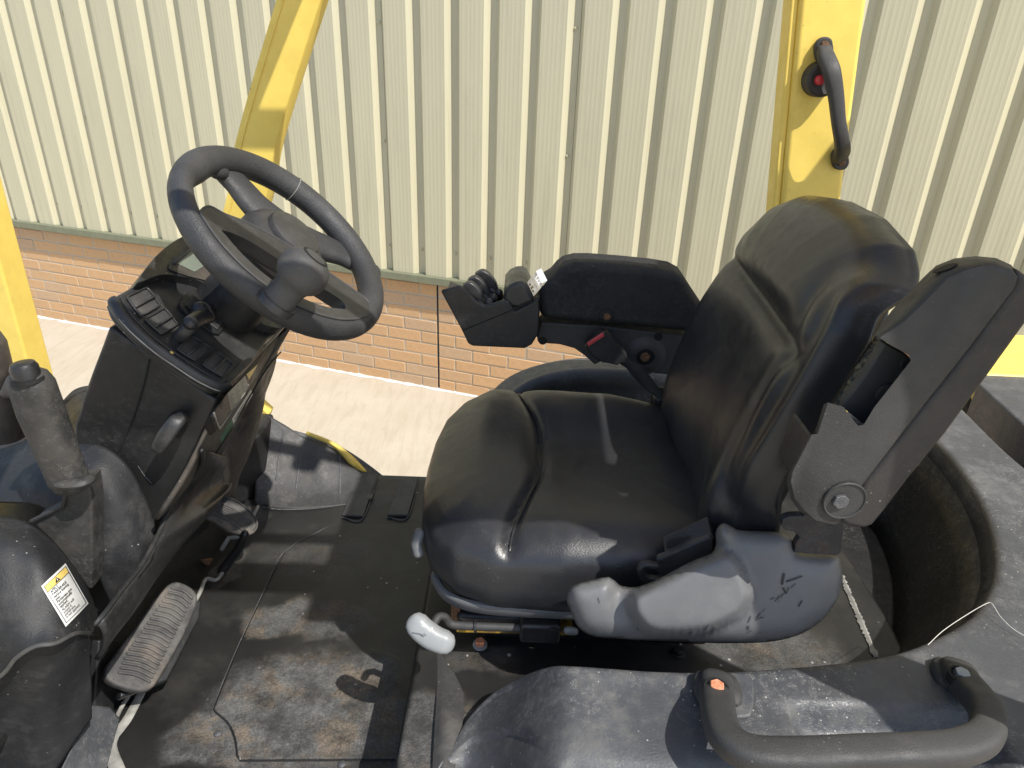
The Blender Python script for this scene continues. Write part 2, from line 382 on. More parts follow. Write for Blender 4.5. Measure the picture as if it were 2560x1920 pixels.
def text(body, org, xd, yd, size, mat, parent, name='lettering', extr=0.0003, bold=0.0, stretch=1.0):
    cu = bpy.data.curves.new('t', 'FONT'); cu.body = body; cu.size = 1; cu.extrude = 0; cu.offset = bold; cu.resolution_u = 2
    o = bpy.data.objects.new('t', cu); COL.objects.link(o); bpy.context.view_layer.update()
    me = bpy.data.meshes.new_from_object(o.evaluated_get(bpy.context.evaluated_depsgraph_get()))
    bpy.data.objects.remove(o); bpy.data.curves.remove(cu)
    x, y = nrm(xd), nrm(yd); n = len(me.vertices); co = np.empty(n * 3); me.vertices.foreach_get('co', co); co = co.reshape(-1, 3)
    co = A(*org) + np.outer(co[:, 0] * size * stretch, x) + np.outer(co[:, 1] * size, y); me.vertices.foreach_set('co', co.ravel()); me.materials.clear(); me.update()
    return link(name, me, mat, parent, False)
from mathutils.bvhtree import BVHTree
def bvh_of(o):
    me = o.data; w_ = WL[o]; return BVHTree.FromPolygons([v.co + w_ for v in me.vertices], [tuple(p.vertices) for p in me.polygons])
def hit(bv, px, py, h=.001):
    # point where the line of sight through the photo pixel meets the real surface, lifted h off it
    d = Vector(nrm(ray(px, py))); p, n, i, t = bv.ray_cast(Vector(O), d)
    if p is None: return None, None
    if n.dot(d) > 0: n = -n
    return A(*(p + n * h)), A(*n)
def empty(name, loc, label, cat_, parent=None):
    o = bpy.data.objects.new(name, None); COL.objects.link(o); o.location = loc; WL[o] = Vector(loc)
    if label: o['label'] = label; o['category'] = cat_
    return o
def quad_on(corners, th, nvec): return prism(corners, A(*nvec) * th)

# ================================================================== ground
g = link('ground', mk([(-60, -60, 0), (60, -60, 0), (60, 60, 0), (-60, 60, 0)], [(0, 1, 2, 3)]), 'concrete', None, False); g['kind'] = 'structure'
g['label'] = 'pale brushed concrete yard in full sun'

# ================================================================== warehouse wall
wa = P(50, 783, z=0); wc = P(1129, 979.5, z=0); U = nrm(wc - wa); NI = A(-U[1], U[0], 0)     # U along the wall, NI into it
def WP_(u, out, z): return wa + U * u - NI * out + A(0, 0, z)
wh = empty('warehouse', tuple(WP_(3.26, 0, 0)), 'warehouse wall of cream ribbed steel above a low buff brick plinth', 'building')
U0, U1 = -6.0, 12.0
def wbox(u0, u1, o0, o1, z0, z1): return prism([WP_(u0, o0, z0), WP_(u1, o0, z0), WP_(u1, o1, z0), WP_(u0, o1, z0)], (0, 0, z1 - z0))
link('mortar_wall', wbox(U0, U1, .0012, -.3, 0, .70), 'mortar', wh, False)
link('inner_wall', wbox(U0, U1, -.05, -.3, .70, 4.6), 'mortar', wh, False)
JU = 3.262; BL, BH, RH, RL = .200, .062, .0715, .210
def brick_mesh(L, seed):
    rnd = random.Random(seed); bm = bmesh.new(); bmesh.ops.create_cube(bm, size=1)
    for v in bm.verts: v.co = Vector((v.co.x * L, v.co.y * .05, v.co.z * BH))
    bmesh.ops.bevel(bm, geom=[e for e in bm.edges if all(v.co.y < 0 for v in e.verts)], offset=.0018, segments=1, affect='EDGES')
    for v in bm.verts:
        if v.co.y < 0: v.co += Vector((rnd.uniform(-1, 1), rnd.uniform(-.6, .6), rnd.uniform(-1, 1))) * .0011
    me = bpy.data.meshes.new('brick'); bm.to_mesh(me); bm.free(); me.materials.append(K['brick']); return me
FULL = [brick_mesh(BL, i) for i in range(6)]; HALF = [brick_mesh(BL / 2 - .005, 20 + i) for i in range(3)]
ang = math.atan2(U[1], U[0]); whl = Vector(WL[wh])
def put_brick(me, u, z):
    o = bpy.data.objects.new('brick', me); COL.objects.link(o); o.parent = wh
    p = WP_(u, 0.004 - .025 + random.uniform(-.0016, .0016), z); o.location = Vector(p) - whl
    o.rotation_euler = (random.uniform(-.006, .006), 0, ang + random.uniform(-.004, .004))
rest = bmesh.new()
def rest_brick(u, z, L):
    me = bmesh.ops.create_cube(rest, size=1)['verts']; c = Vector(WP_(u, -.021, z)); R = Matrix.Rotation(ang, 3, 'Z')
    for v in me: v.co = c + R @ Vector((v.co.x * L, v.co.y * .05, v.co.z * BH))
for row in range(10):
    z = .004 + BH / 2 + row * RH
    if z + BH / 2 > .72: break
    for side in (-1, 1):
        u = JU + side * .006; first = True
        while (u > U0 + .3 if side < 0 else u < U1 - .3):
            half = first and (row % 2 == 0)
            L = BL / 2 - .005 if half else BL
            cu = u + side * L / 2
            if -.75 < cu < 5.35: put_brick(random.choice(HALF if half else FULL), cu, z)
            else: rest_brick(cu, z, L)
            u += side * (L + .010); first = False
me = bpy.data.meshes.new('rest'); rest.to_mesh(me); rest.free()
o = link('brickwork', me, 'brick', wh, False); o['kind'] = 'stuff'
link('expansion_joint', wbox(JU - .0045, JU + .0045, .0022, -.02, 0, .69), 'black', wh, False)
# cladding: wide ribbed crowns standing proud, narrow pans with the screws
PI_, PZ = .1955, .705
us0 = 1.030                                        # middle of a pan
prof = []                                          # (du from the pan middle, outwards)
base_o, top_o = .016, .043
cr = [(.014, base_o), (.034, top_o)]
for m in (.050, .073, .093, .113, .136):
    cr += [(m - .006, top_o), (m - .002, top_o + .00035), (m + .002, top_o + .00035), (m + .006, top_o)]
cr += [(.153, top_o), (.1815, base_o)]
k0 = int((U0 - us0) / (PI_ * 5)); k1 = int((U1 - us0) / (PI_ * 5))
for k in range(k0, k1 + 1):
    pts = []
    for r in range(5):
        ub = us0 + (k * 5 + r) * PI_
        pts += [(ub + a, b) for a, b in cr]
    pts.append((us0 + (k * 5 + 5) * PI_ + .0125, base_o))
    pts = [(p[0] - (0.0 if i else 0), p[1]) for i, p in enumerate(pts)]
    lo = [WP_(a, b, PZ) for a, b in pts]; hi = [WP_(a, b, 4.6) for a, b in pts]; n = len(pts)
    me = mk(lo + hi, [(i, i + 1, n + i + 1, n + i) for i in range(n - 1)])
    link('cladding_panel', me, 'clad', wh, False, solid=.0009)
def screw(u, z):
    c = WP_(u, base_o + .0012, z); link('screw', lathe(c, -NI, [(.0095, 0), (.0095, .002), (.0065, .0025), (.006, .0065), (.003, .0085)], 10), 'clad', wh)
for k in range(-8, 30): screw(us0 + k * PI_ - .002, .836)
for k in (-10, 0, 10, 15, 20):
    for z in (1.379, 1.921, 2.46): screw(us0 + k * PI_ + (-.002 if k != 15 else -.01), z)
fp = [(-.0, .706), (.050, .704), (.058, .699), (.060, .664), (.056, .661), (.054, .690), (.0, .694)]
lo = [WP_(U0, a, b) for a, b in fp]
link('drip_flashing', prism(lo, U * (U1 - U0)), 'olive', wh, False)
# ragged white sealant along the foot of the wall
V = []; n = 260
for i in range(n):
    u = -1.5 + i * .03; r = .018 + .009 * math.sin(i * .9) * math.sin(i * .23) + random.uniform(-.004, .004)
    V += [WP_(u, -.004, .001), WP_(u, -.001, .012 + random.uniform(-.003, .003)), WP_(u, r * .7, .006), WP_(u, r, .0012)]
link('foot_sealant', mk(V, [(i * 4 + j, (i + 1) * 4 + j, (i + 1) * 4 + j + 1, i * 4 + j + 1) for i in range(n - 1) for j in range(3)]), 'sealant', wh)


# ================================================================== forklift
FL = empty('forklift', (0.1, 1.0, 0), 'yellow and black forklift truck seen into its open operator compartment with a black seat', 'forklift')
ZF, ZD, YM = .83, .985, 1.0                         # compartment floor, hood deck, centre line
# chassis and wheels, mostly below the frame
link('chassis', box((-.05, YM, .56), 1.75, 1.02, .52), 'yellow', FL, True, .03)
link('side_step', box((-.38, .46, .42), .5, .1, .04), 'blackpl', FL, True, .01)
def wheel(x, y, r, wd):
    o = link('wheel', lathe((x, y - wd / 2, r), (0, 1, 0), [(r * .55, 0), (r * .93, .002), (r, .03), (r, wd - .03), (r * .93, wd - .002), (r * .55, wd)], 48), 'tyre', FL)
    link('rim', lathe((x, y - wd / 2 - .01, r), (0, 1, 0), [(r * .2, .03), (r * .5, .01), (r * .56, 0), (r * .56, wd + .02), (r * .5, wd + .01), (r * .2, wd)], 32), 'yellow', o)
for y in (.60, 1.40): wheel(-1.15, y, .33, .2)
for y in (.62, 1.38): wheel(.95, y, .27, .18)

# ---------- floor
fp_ = [(-.64, .40), (-.135, .40), (-.135, 1.535), (-.64, 1.535)]
link('floor_plate', prism([(x, y, ZF - .04) for x, y in fp_], (0, 0, .036)), 'matrub', FL, False)
def fpx(px, py, z=ZF): return P(px, py, z=z)
mc = (fpx(700, 1550) + fpx(760, 1850)) / 2
fm_o = [fpx(300, 1990), fpx(645, 1263), fpx(770, 1190), fpx(1090, 1191), fpx(1087, 1453), fpx(1010, 1960)]
fm_o = [A(-.635, .43, 0), A(-.635, 1.395, 0), A(-.44, 1.51, 0), A(-.139, 1.51, 0), A(-.139, .43, 0)]
fm_o = [A(p[0], p[1], ZF - .003) for p in fm_o]
cmid = lambda pts: (np.array(pts).min(0) + np.array(pts).max(0)) / 2
fc = cmid(fm_o + [p + A(0, 0, .006) for p in fm_o])
def patch(px, py, rx, ry, amt): p = fpx(px, py); return ((p[0], p[1], ZF), (rx, ry, .2), amt)
patches = [patch(760, 1560, .12, .05, .75), patch(790, 1770, .17, .11, 1), patch(680, 1830, .12, .07, 1), patch(900, 1840, .10, .10, .7), patch(860, 1700, .10, .06, .8), patch(800, 1400, .12, .07, .3),
           patch(560, 1850, .09, .05, .9), patch(640, 1290, .03, .05, .5), patch(570, 1420, .03, .06, .55), patch(960, 1250, .05, .03, .3)]
K['mat1'] = mat_floor('mat_rubber', patches, tuple(fc))
mt = link('floor_mat', prism(fm_o, (0, 0, .006)), 'mat1', FL, True, .0015, 2)
pan = [fpx(830, 1317), fpx(1050, 1317), fpx(1088, 1330), fpx(1076, 1453), fpx(1006, 1903), fpx(600, 1905)]
pan += list(cat([fpx(596, 1895), fpx(590, 1850), fpx(572, 1812), fpx(536, 1780)], 3)) + [fpx(600, 1620), fpx(670, 1470), fpx(715, 1383)]
pan = [A(min(p[0], -.152), p[1], ZF + .002) for p in pan]
pc = cmid(pan + [p + A(0, 0, .005) for p in pan]); K['mat2'] = mat_floor('mat_rubber_panel', patches, tuple(pc))
link('mat_panel', prism(pan, (0, 0, .006)), 'mat2', mt, True, .0018, 2)
link('panel_groove', tube(np.vstack([resample(np.array(pan), 140, True), [pan[0]]]) + A(0, 0, .0022), .0026, .0012, up=(0, 0, 1), seg=6, cap=False, round_cap=False), 'black', mt)
link('panel_dust_line', tube(np.array([p + A(-.0035, 0, .0022) for p in cat(pan[11:] + [pan[0]], 4)]), .0009, .0005, up=(0, 0, 1), seg=5), 'hood', mt)
for q in ([(897, 1184), (944, 1191), (908, 1294), (855, 1291)], [(1000, 1200), (1046, 1200), (1020, 1291), (968, 1291)]):
    pts = [fpx(*a, z=ZF + .006) for a in q]; pcx = cmid(pts)
    o = link('mat_pad', prism([p - A(0, 0, .002) for p in pts], (0, 0, .007)), 'matrub', mt, True, .002, 2)
    pl_ = [pts[3], pts[2], pts[1]]
    link('dirt_line', tube([p + A(0, -.003, .0) for p in cat(pl_, 6)], .0016, .0014, up=(0, 0, 1), seg=6), 'hood', mt)
for x in (-.150, -.1425):
    link('door_seal', tube([(x, y, ZF + .006) for y in np.linspace(.42, 1.5, 12)], .0028, seg=8), 'blackpl', FL)
for p in ((545, 1835), (855, 1912)):
    c = fpx(*p, z=ZF + .004); link('mat_stud', lathe(c, (0, 0, 1), [(.006, 0), (.006, .002), (.003, .004)], 12), 'hood', mt)

# ---------- far side sill that rises into the front wing
r_out = [P(668, 1037, y=1.535), P(712, 1062, y=1.535), P(762, 1093, y=1.535), P(808, 1110, y=1.535), P(850, 1128, y=1.535), P(905, 1160, y=1.535), P(950, 1190, y=1.535)]
r_mid = [P(655, 1110, y=1.49), P(700, 1130, y=1.49), P(750, 1150, y=1.49), P(800, 1165, y=1.48), P(850, 1185, y=1.48), P(895, 1200, y=1.48), P(940, 1220, y=1.47)]
r_low = [P(640, 1180, y=1.44), P(690, 1200, y=1.44), P(740, 1222, y=1.43), P(800, 1230, y=1.43), P(850, 1234, y=1.43), P(890, 1240, y=1.42), P(930, 1245, y=1.41)]
r_flr = [fpx(636, 1262, ZF + .004), fpx(690, 1270, ZF + .004), fpx(745, 1272, ZF + .004), fpx(800, 1268, ZF + .004), fpx(850, 1263, ZF + .004), fpx(890, 1258, ZF + .004), fpx(925, 1252, ZF + .004)]
sill = link('wing_mat', net([r_out, r_mid, r_low, r_flr], 8, 8), 'matrub', FL, True, solid=.006, sharp=0)
for k, (a, b) in enumerate([((712, 1066), (655, 1160)), ((786, 1105), (733, 1212)), ((845, 1130), (805, 1225))]):
    t0, t1 = [(.06, 1.1), (.35, 2.0), (.56, 3.1)][k]
    pa = cat([r_out[k + 1] if k < 2 else r_out[4], r_mid[k + 1] if k < 2 else r_mid[4], r_low[k + 1] if k < 2 else r_low[4]], 6)
    link('mat_rib', tube(pa[1:] + A(0, 0, .0006), .0022, .0016, seg=8), 'hood', sill)
link('wing_side', prism([(-.655, 1.36, .80), (-.60, 1.45, .80), (-.60, 1.555, .80), (-.80, 1.555, .80), (-.80, 1.36, .80)], (0, 0, .19)), 'blackpl', FL, True, .01)
# black outer flange with the yellow body edge showing inside it
fl = cat([P(735, 1078, y=1.545), P(790, 1094, y=1.56), P(850, 1118, y=1.57), P(905, 1152, y=1.565), P(955, 1190, y=1.55)], 8)
link('wing_flange', gridmesh(np.array([fl + A(0, .004, 0), fl + A(0, -.004, -.012), fl + A(0, -.002, -.30)])), 'hood', FL, True, solid=.008, sharp=0)
ye = cat([P(770, 1084, y=1.54), P(830, 1108, y=1.535), P(868, 1135, y=1.525), P(895, 1160, y=1.52), P(918, 1185, y=1.52)], 8)
wdt = np.interp(np.linspace(0, 1, len(ye)), [0, .3, .65, .95, 1], [.002, .006, .016, .008, .001])
G = np.array([ye + np.outer(wdt * .2, A(0, 1, .2)) + A(0, 0, .006), ye - np.outer(wdt, A(.35, 1, .1)) + A(0, 0, .009)])
link('body_edge', gridmesh(G), 'yellow', FL, True, solid=.01, sharp=0)
link('wing_bracket', prism([P(646, 1012, y=1.56), P(672, 1036, y=1.56), P(662, 1062, y=1.56), P(646, 1064, y=1.56)], (0, .04, 0)), 'yellow', FL, True, .003)
# toe board, footwell front
link('toe_board', gridmesh(np.array([[A(-.632, .40, ZF), A(-.632, 1.43, ZF)], [A(-.70, .40, .90), A(-.70, 1.43, .90)], [A(-.86, .40, 1.10), A(-.86, 1.43, 1.06)], [A(-1.0, .40, 1.12), A(-1.0, 1.43, 1.08)]])), 'blackpl', FL, True, solid=.006)
tp = cat([P(296, 1930, z=ZF + .006), P(276, 1875, z=ZF + .006), P(282, 1845, z=ZF + .006), P(299, 1823, z=ZF + .008), P(321, 1793, z=ZF + .008), P(359, 1722, z=ZF + .012), P(400, 1650, z=ZF + .012), P(450, 1565, z=ZF + .012), P(497, 1487, z=ZF + .01), P(515, 1448, z=ZF + .01), P(545, 1447, z=ZF + .01), P(575, 1395, z=ZF + .01), P(602, 1352, z=ZF + .01), P(628, 1300, z=ZF + .01), P(645, 1266, z=ZF + .008)], 5)
link('floor_edge_trim', tube(tp, [.010, .009, .008, .006, .004, .004, .005, .004], .004, up=(0, 0, 1), seg=10), 'trim', FL)
tp2 = cat([P(299, 1825, z=ZF + .012), P(325, 1770, z=ZF + .014), P(352, 1728, z=ZF + .014)], 5)
link('floor_edge_trim', tube(tp2 + A(-.012, 0, .004), .0035, seg=8), 'trim', FL)
link('edge_gasket', tube(cat([P(655, 1268, z=ZF + .008), P(700, 1274, z=ZF + .008), P(780, 1272, z=ZF + .006), P(850, 1264, z=ZF + .005)], 5), [.0022, .0014, .0008], seg=8), 'hood', FL)
link('toe_flap', prism([P(230, 1765, y=.70), P(275, 1770, y=.72), P(300, 1800, y=.72), P(285, 1850, y=.70), P(250, 1990, y=.62), P(120, 1990, y=.58)], (-.004, .006, -.004)), 'hood', FL, True, .004)
link('toe_bracket', prism([P(250, 1600, x=-.64), P(300, 1600, x=-.64), P(330, 1720, x=-.64), P(300, 1800, x=-.64), P(235, 1790, x=-.64)], (-.02, 0, 0)), 'blackpl', FL, True, .004)
link('pivot_bracket', prism([P(520, 1400, x=-.63), P(556, 1385, x=-.63), P(566, 1410, x=-.63), P(556, 1440, x=-.63), P(525, 1445, x=-.63)], (-.02, 0, 0)), 'rustdark', FL, True, .003)

# ---------- accelerator pedal
pn = nrm((.62, -.22, .75)); p0 = P(375, 1590, z=.955)
ao = cat([PP(*a, p0, pn) for a in [(432, 1455), (462, 1458), (490, 1478), (494, 1505), (478, 1553), (452, 1605), (415, 1670), (385, 1716), (352, 1728), (305, 1718), (268, 1700), (264, 1672), (292, 1632), (345, 1560), (398, 1484)]], 4, True)
ped = link('accelerator_pedal', prism(list(ao - pn * .016), pn * .016), 'pedal', FL, True, .005, 3)
rb = []
bmr = bmesh.new()
for i in range(20):
    t = i / 19
    a = np.array([430, 1470]) * (1 - t) + np.array([288, 1678]) * t; b = np.array([480, 1496]) * (1 - t) + np.array([374, 1704]) * t
    if t > .8: a = a + (b - a) * (t - .8) * .6
    m = (a + b) / 2 + np.array([3, -5])
    pth = cat([PP(*a, p0 + pn * .0005, pn), PP(*m, p0 + pn * .0005, pn), PP(*b, p0 + pn * .0005, pn)], 5)
    me = tube(pth, .0026, .0032, up=pn, seg=8); bmr.from_mesh(me)
me = bpy.data.meshes.new('r'); bmr.to_mesh(me); bmr.free(); link('pedal_ridges', me, 'pedal', ped)['kind'] = 'stuff'
link('pedal_base', prism(list(PP(*a, p0 - pn * .03, pn) for a in [(300, 1745), (420, 1700), (500, 1545), (505, 1500), (420, 1500), (300, 1690)]), pn * -.02), 'blackpl', FL, True, .004)
link('pedal_arm', tube([p0 - pn * .02, p0 + A(-.02, 0, -.09)], .02, seg=10), 'black', ped)
# ---------- brake pedal
bn = nrm((.55, -.25, .80)); b0 = P(572, 1287, z=.985)
bo = cat([PP(*a, b0, bn) for a in [(503, 1278), (510, 1258), (524, 1240), (548, 1238), (590, 1252), (622, 1276), (640, 1300), (641, 1320), (628, 1334), (604, 1337), (570, 1325), (535, 1302), (507, 1290)]], 4, True)
bp = link('brake_pedal', prism(list(bo - bn * .01), bn * .01), 'pedal', FL, True, .003, 3)
for i in range(7):
    t = (i + .5) / 7
    a = np.array([527, 1246]) * (1 - t) + np.array([511, 1281]) * t; b = np.array([630, 1302]) * (1 - t) + np.array([606, 1328]) * t
    m = (a + b) / 2 + np.array([3, -5])
    link('pedal_ridge', tube(cat([PP(*q, b0 + bn * .0005, bn) for q in (a, m, b)], 5), .0022, .0035, up=bn, seg=8), 'pedal', bp)
link('pedal_rim', tube(resample(np.vstack([bo, bo[:1]]), 60), .0022, .003, up=bn, seg=8, cap=False, round_cap=False), 'pedal', bp)
link('pedal_arm', tube(cat([P(612, 1335, z=.965), P(600, 1365, z=.92), P(575, 1400, z=.87), P(556, 1425, z=.84)], 5), [.008, .009, .010], seg=12), 'blackpl', bp)
link('pedal_link', tube([P(555, 1372, z=.86), P(572, 1345, z=.875), P(600, 1342, z=.88)], .005, seg=8), 'trim', FL)
link('cable_clip', box(P(470, 1320, x=-.66), .02, .08, .02), 'black', FL, True, .003)

# ---------- steering column
al = math.radians(44.34); B_ = A(math.cos(al), 0, -math.sin(al)); YY = A(0, 1, 0); NN = A(math.sin(al), 0, math.cos(al))
ps = math.radians(-4.26)
WC = A(-.3277, .9822, 1.5857)
WA = nrm(-YY * math.cos(ps) + NN * math.sin(ps)); WN = nrm(np.cross(WA, B_)); WN = WN if WN[2] > 0 else -WN
RR = .1537
def RT(t): return RR + .0050 * math.cos(2 * (t - math.radians(92)))
def W2(px, py, h=0):
    q = PP(px, py, WC + WN * h, WN) - WC; return q.dot(B_), q.dot(WA)
def W3(u, v, h=0): return WC + B_ * u + WA * v + WN * h
# column body
Lf = [(272, 815), (252, 870), (222, 950), (196, 1030), (184, 1110)]; Rt = [(546, 1003), (505, 1090), (470, 1165), (428, 1243), (400, 1292)]
yn, yf = .835, 1.16
pl = [P(*a, y=yn) for a in Lf]; pr = [P(*a, y=yn) for a in Rt]
pl.append(pl[-1] + A(-.03, 0, -.20)); pr.append(pr[-1] + A(-.09, 0, -.10))
prof_ = cat(pl, 5)[::-1]; prof_r = cat(pr, 5)
poly = list(prof_r) + list(prof_)
col = link('steering_column', prism(poly, (0, yf - yn, 0)), 'column', FL, True, .007, 4, sharp=50)
seam = cat([P(373, 900, y=yn - .001), P(360, 960, y=yn - .001), P(335, 1040, y=yn - .001), P(318, 1080, y=yn - .001), P(292, 1138, y=yn - .001)], 6)
link('panel_seam', tube(seam, .0011, seg=6), 'black', col)
sc_ = cat([P(345, 1165, y=yn - .0006), P(362, 1190, y=yn - .0006), P(380, 1210, y=yn - .0006)], 4)
link('scratch', tube(sc_, .0007, .0003, seg=5), 'hood', col)
# tilt release lever in its pocket
pk = cat([P(*a, y=yn - .0015) for a in [(430, 1030), (452, 1026), (470, 1034), (470, 1060), (452, 1092), (440, 1094), (425, 1060), (410, 1075), (415, 1050)]], 4, True)
link('lever_pocket', prism(list(pk), (0, .004, 0)), 'black', col, True, .001)
link('tilt_lever', tube(cat([P(455, 1045, y=yn - .012), P(440, 1056, y=yn - .028), P(415, 1090, y=yn - .034), P(397, 1120, y=yn - .03)], 6), [.010, .0105, .011, .0095], .008, up=(0, -1, .3), seg=16, sq=3), 'dash', col)
# driver-side face with plates
FX0, FX1 = pr[0], pr[2]; fn = nrm(np.cross(FX1 - FX0, YY)); fn = fn if fn[0] > 0 else -fn
def C3(px, py, h=0): return PP(px, py, FX0 + fn * h, fn)
side = [C3(552, 1000), C3(505, 1096), C3(462, 1180), C3(425, 1240)]
rs_t = resample(cat([C3(548, 1012, .002), C3(600, 950, .002), C3(660, 880, .002), C3(700, 838, .002)], 5), 24)
rs_b = resample(cat([C3(395, 1300, .002), C3(470, 1230, .002), C3(540, 1150, .002), C3(585, 1100, .002), C3(640, 1040, .002), C3(662, 985, .002)], 5), 24)
G = np.array([rs_t * (1 - t) + rs_b * t + fn * (.006 * math.sin(math.pi * t)) for t in np.linspace(0, 1, 9)])
sf = link('column_side_cover', gridmesh(G), 'brown', FL, True, solid=.006, sharp=0)
far_t = resample(cat([C3(700, 838, 0), C3(722, 800, 0), C3(735, 790, 0)], 5), 20)
# wrap of the cover round the far edge
Fa = resample(cat([P(722, 808, y=1.16), P(690, 868, y=1.18), P(672, 930, y=1.19), P(664, 985, y=1.19), P(656, 1035, y=1.19), P(640, 1090, y=1.19), P(618, 1150, y=1.19), P(600, 1190, y=1.19), P(585, 1250, y=1.20)], 6), 30)
Fb = resample(cat([C3(703, 838, .004), C3(668, 900, .004), C3(640, 945, .004), C3(612, 1010, .004), C3(580, 1075, .004), C3(550, 1130, .004), C3(520, 1185, .004), C3(500, 1225, .004)], 6), 30)
G = np.array([Fb * (1 - t) + Fa * t + A(.012, -.004, .004) * math.sin(math.pi * t) for t in np.linspace(0, 1, 8)])
link('column_wrap', gridmesh(G), 'brown', sf, True, solid=.005, sharp=0)
back = resample(cat([P(722, 808, y=1.17), P(672, 930, y=1.20), P(656, 1035, y=1.21), P(618, 1150, y=1.22), P(590, 1250, y=1.22)], 6), 30)
G = np.array([Fa * (1 - t) + (back + A(-.16, .0, .03)) * t for t in np.linspace(0, 1, 6)])
link('column_back', gridmesh(G), 'column', sf, True, sharp=0)
link('cover_seam', tube(cat([C3(702, 880, .011), C3(668, 920, .011), C3(628, 985, .011), C3(590, 1055, .0105), C3(555, 1110, .01), C3(520, 1162, .0095), C3(498, 1170, .009)], 5), .0013, seg=6), 'black', sf)
link('cover_slot', prism([C3(*a, .0085) for a in [(528, 1040), (534, 1060), (540, 1078), (528, 1088), (518, 1072)]], fn * -.004), 'black', sf)
def merged_bvh(objs):
    V, Q = [], []
    for o in objs:
        k = len(V); V += [v.co + WL[o] for v in o.data.vertices]; Q += [tuple(k + i for i in p.vertices) for p in o.data.polygons]
    return BVHTree.FromPolygons(V, Q)
sbv = merged_bvh([o for o in WL if o.name.startswith(('column_side_cover', 'column_wrap'))])
def CH(px, py, h=0):
    q, n_ = hit(sbv, px, py, 0)
    if q is None: return C3(px, py, .012 + h)
    return q - nrm(ray(px, py)) * (h + .001)
def lerp4(c, s, t): return tuple((np.array(c[0]) * (1 - s) + np.array(c[1]) * s) * (1 - t) + (np.array(c[3]) * (1 - s) + np.array(c[2]) * s) * t)
def skin(name, q4, h, mat, par, rect=(0, 0, 1, 1), nu=7, nv=5):
    s0, t0, s1, t1 = rect
    G_ = [[CH(*lerp4(q4, s0 + (s1 - s0) * i / (nu - 1), t0 + (t1 - t0) * j / (nv - 1)), h) for j in range(nv)] for i in range(nu)]
    return link(name, gridmesh(np.array(G_)), mat, par, True, sharp=0)
def skin_text(body, q4, s0, t, ss, ts, h, mat, par, bold=0):
    o = text(body, (0, 0, 0), (1, 0, 0), (0, 1, 0), 1, mat, par, bold=bold); me = o.data; n = len(me.vertices)
    co = np.empty(n * 3); me.vertices.foreach_get('co', co); co = co.reshape(-1, 3) + np.array(WL[o])
    new = np.array([CH(*lerp4(q4, s0 + v[0] * ss, t - v[1] * ts), h) for v in co]); cm = (new.min(0) + new.max(0)) / 2
    me.vertices.foreach_set('co', (new - cm).ravel()); me.update(); WL[o] = Vector(cm); o.location = WL[o] - WL[par]
q1 = [(536, 1031), (567, 985), (577, 1028), (549, 1071)]; q2 = [(568, 984), (613, 939), (621, 968), (578, 1027)]
p1 = skin('rating_plate', q1, .002, 'platebrown', sf); p2 = skin('rating_plate', q2, .002, 'plate', sf)
for k in range(9): skin('print_line', q1, .0028, 'trim', sf, (.08, .08 + k * .1, .6 + .35 * ((k * 7) % 5) / 4, .105 + k * .1), 6, 2)
for k in range(8):
    for m_ in range(3): skin('print_line', q2, .0028, 'ink', sf, (.06 + m_ * .32, .07 + k * .115, .06 + m_ * .32 + .14 + .1 * ((k + m_) % 3) / 2, .10 + k * .115), 4, 2)
link('plate_edge', tube([CH(535, 1033, .003), CH(549, 1073, .003)], .0012, seg=6), 'trim', sf); link('plate_edge', tube([CH(549, 1073, .003), CH(585, 1021, .003), CH(621, 969, .003)], .0010, seg=6), 'trim', sf)
for p in ((548, 1068), (619, 963)): link('rivet', lathe(CH(*p, 0.003), fn, [(.003, 0), (.0025, .0015), (.001, .002)], 10), 'trim', sf)
q3 = [(580, 1047), (627, 973), (632, 987), (584, 1063)]
skin('column_sticker', q3, .002, 'sticker', sf); skin_text('DuraMatch™ Transmission', q3, .10, .72, .068, .55, .003, 'ink', sf, .02)
q4_ = [(550, 1094), (579, 1048), (584, 1064), (554, 1108)]
skin('column_sticker', q4_, .002, 'green', sf)
for t_ in (.25, .5, .75): skin('print_line', q4_, .003, 'ink', sf, (.25, t_, .9, t_ + .07), 5, 2)
skin('column_sticker', [(616, 936), (644, 911), (638, 924), (623, 949)], .002, 'stickery', sf)

# switch panel (dash tray)
DA = math.radians(43.4); B_d = A(math.cos(DA), 0, -math.sin(DA)); NN = A(math.sin(DA), 0, math.cos(DA)); DZ = -.155; DP0 = A(-.3255, .99, 1.587) + NN * DZ
def D3(px, py, h=0): return PP(px, py, DP0 + NN * h, NN)
top = [D3(*a) for a in [(287, 741), (300, 772), (330, 806), (385, 857), (435, 893), (493, 932), (530, 954), (552, 963), (570, 960), (590, 945), (629, 907), (670, 849), (703, 824), (735, 790)]]
top = list(cat(top[:8], 4)) + top[8:]
top += [D3(520, 640), D3(400, 678), D3(381, 687)]
dash = link('switch_panel', prism([p - NN * .0003 for p in top], -NN * .022), 'dash', FL, True, .004, 4, sharp=50)
low = [D3(*a, -.022) for a in [(268, 772), (283, 808), (330, 858), (392, 908), (464, 953), (520, 980), (546, 983), (566, 985)]]
ed = cat([D3(*a, -.008) for a in [(283, 752), (300, 785), (330, 820), (385, 868), (435, 903), (493, 941), (545, 966), (566, 962)]], 5)
link('panel_lip', tube(ed + A(.002, -.003, 0), .0065, .0085, up=NN, seg=14), 'dash', dash)
link('lip_line', tube(ed + A(.003, -.010, -.001), .0009, seg=6), 'trim', dash)
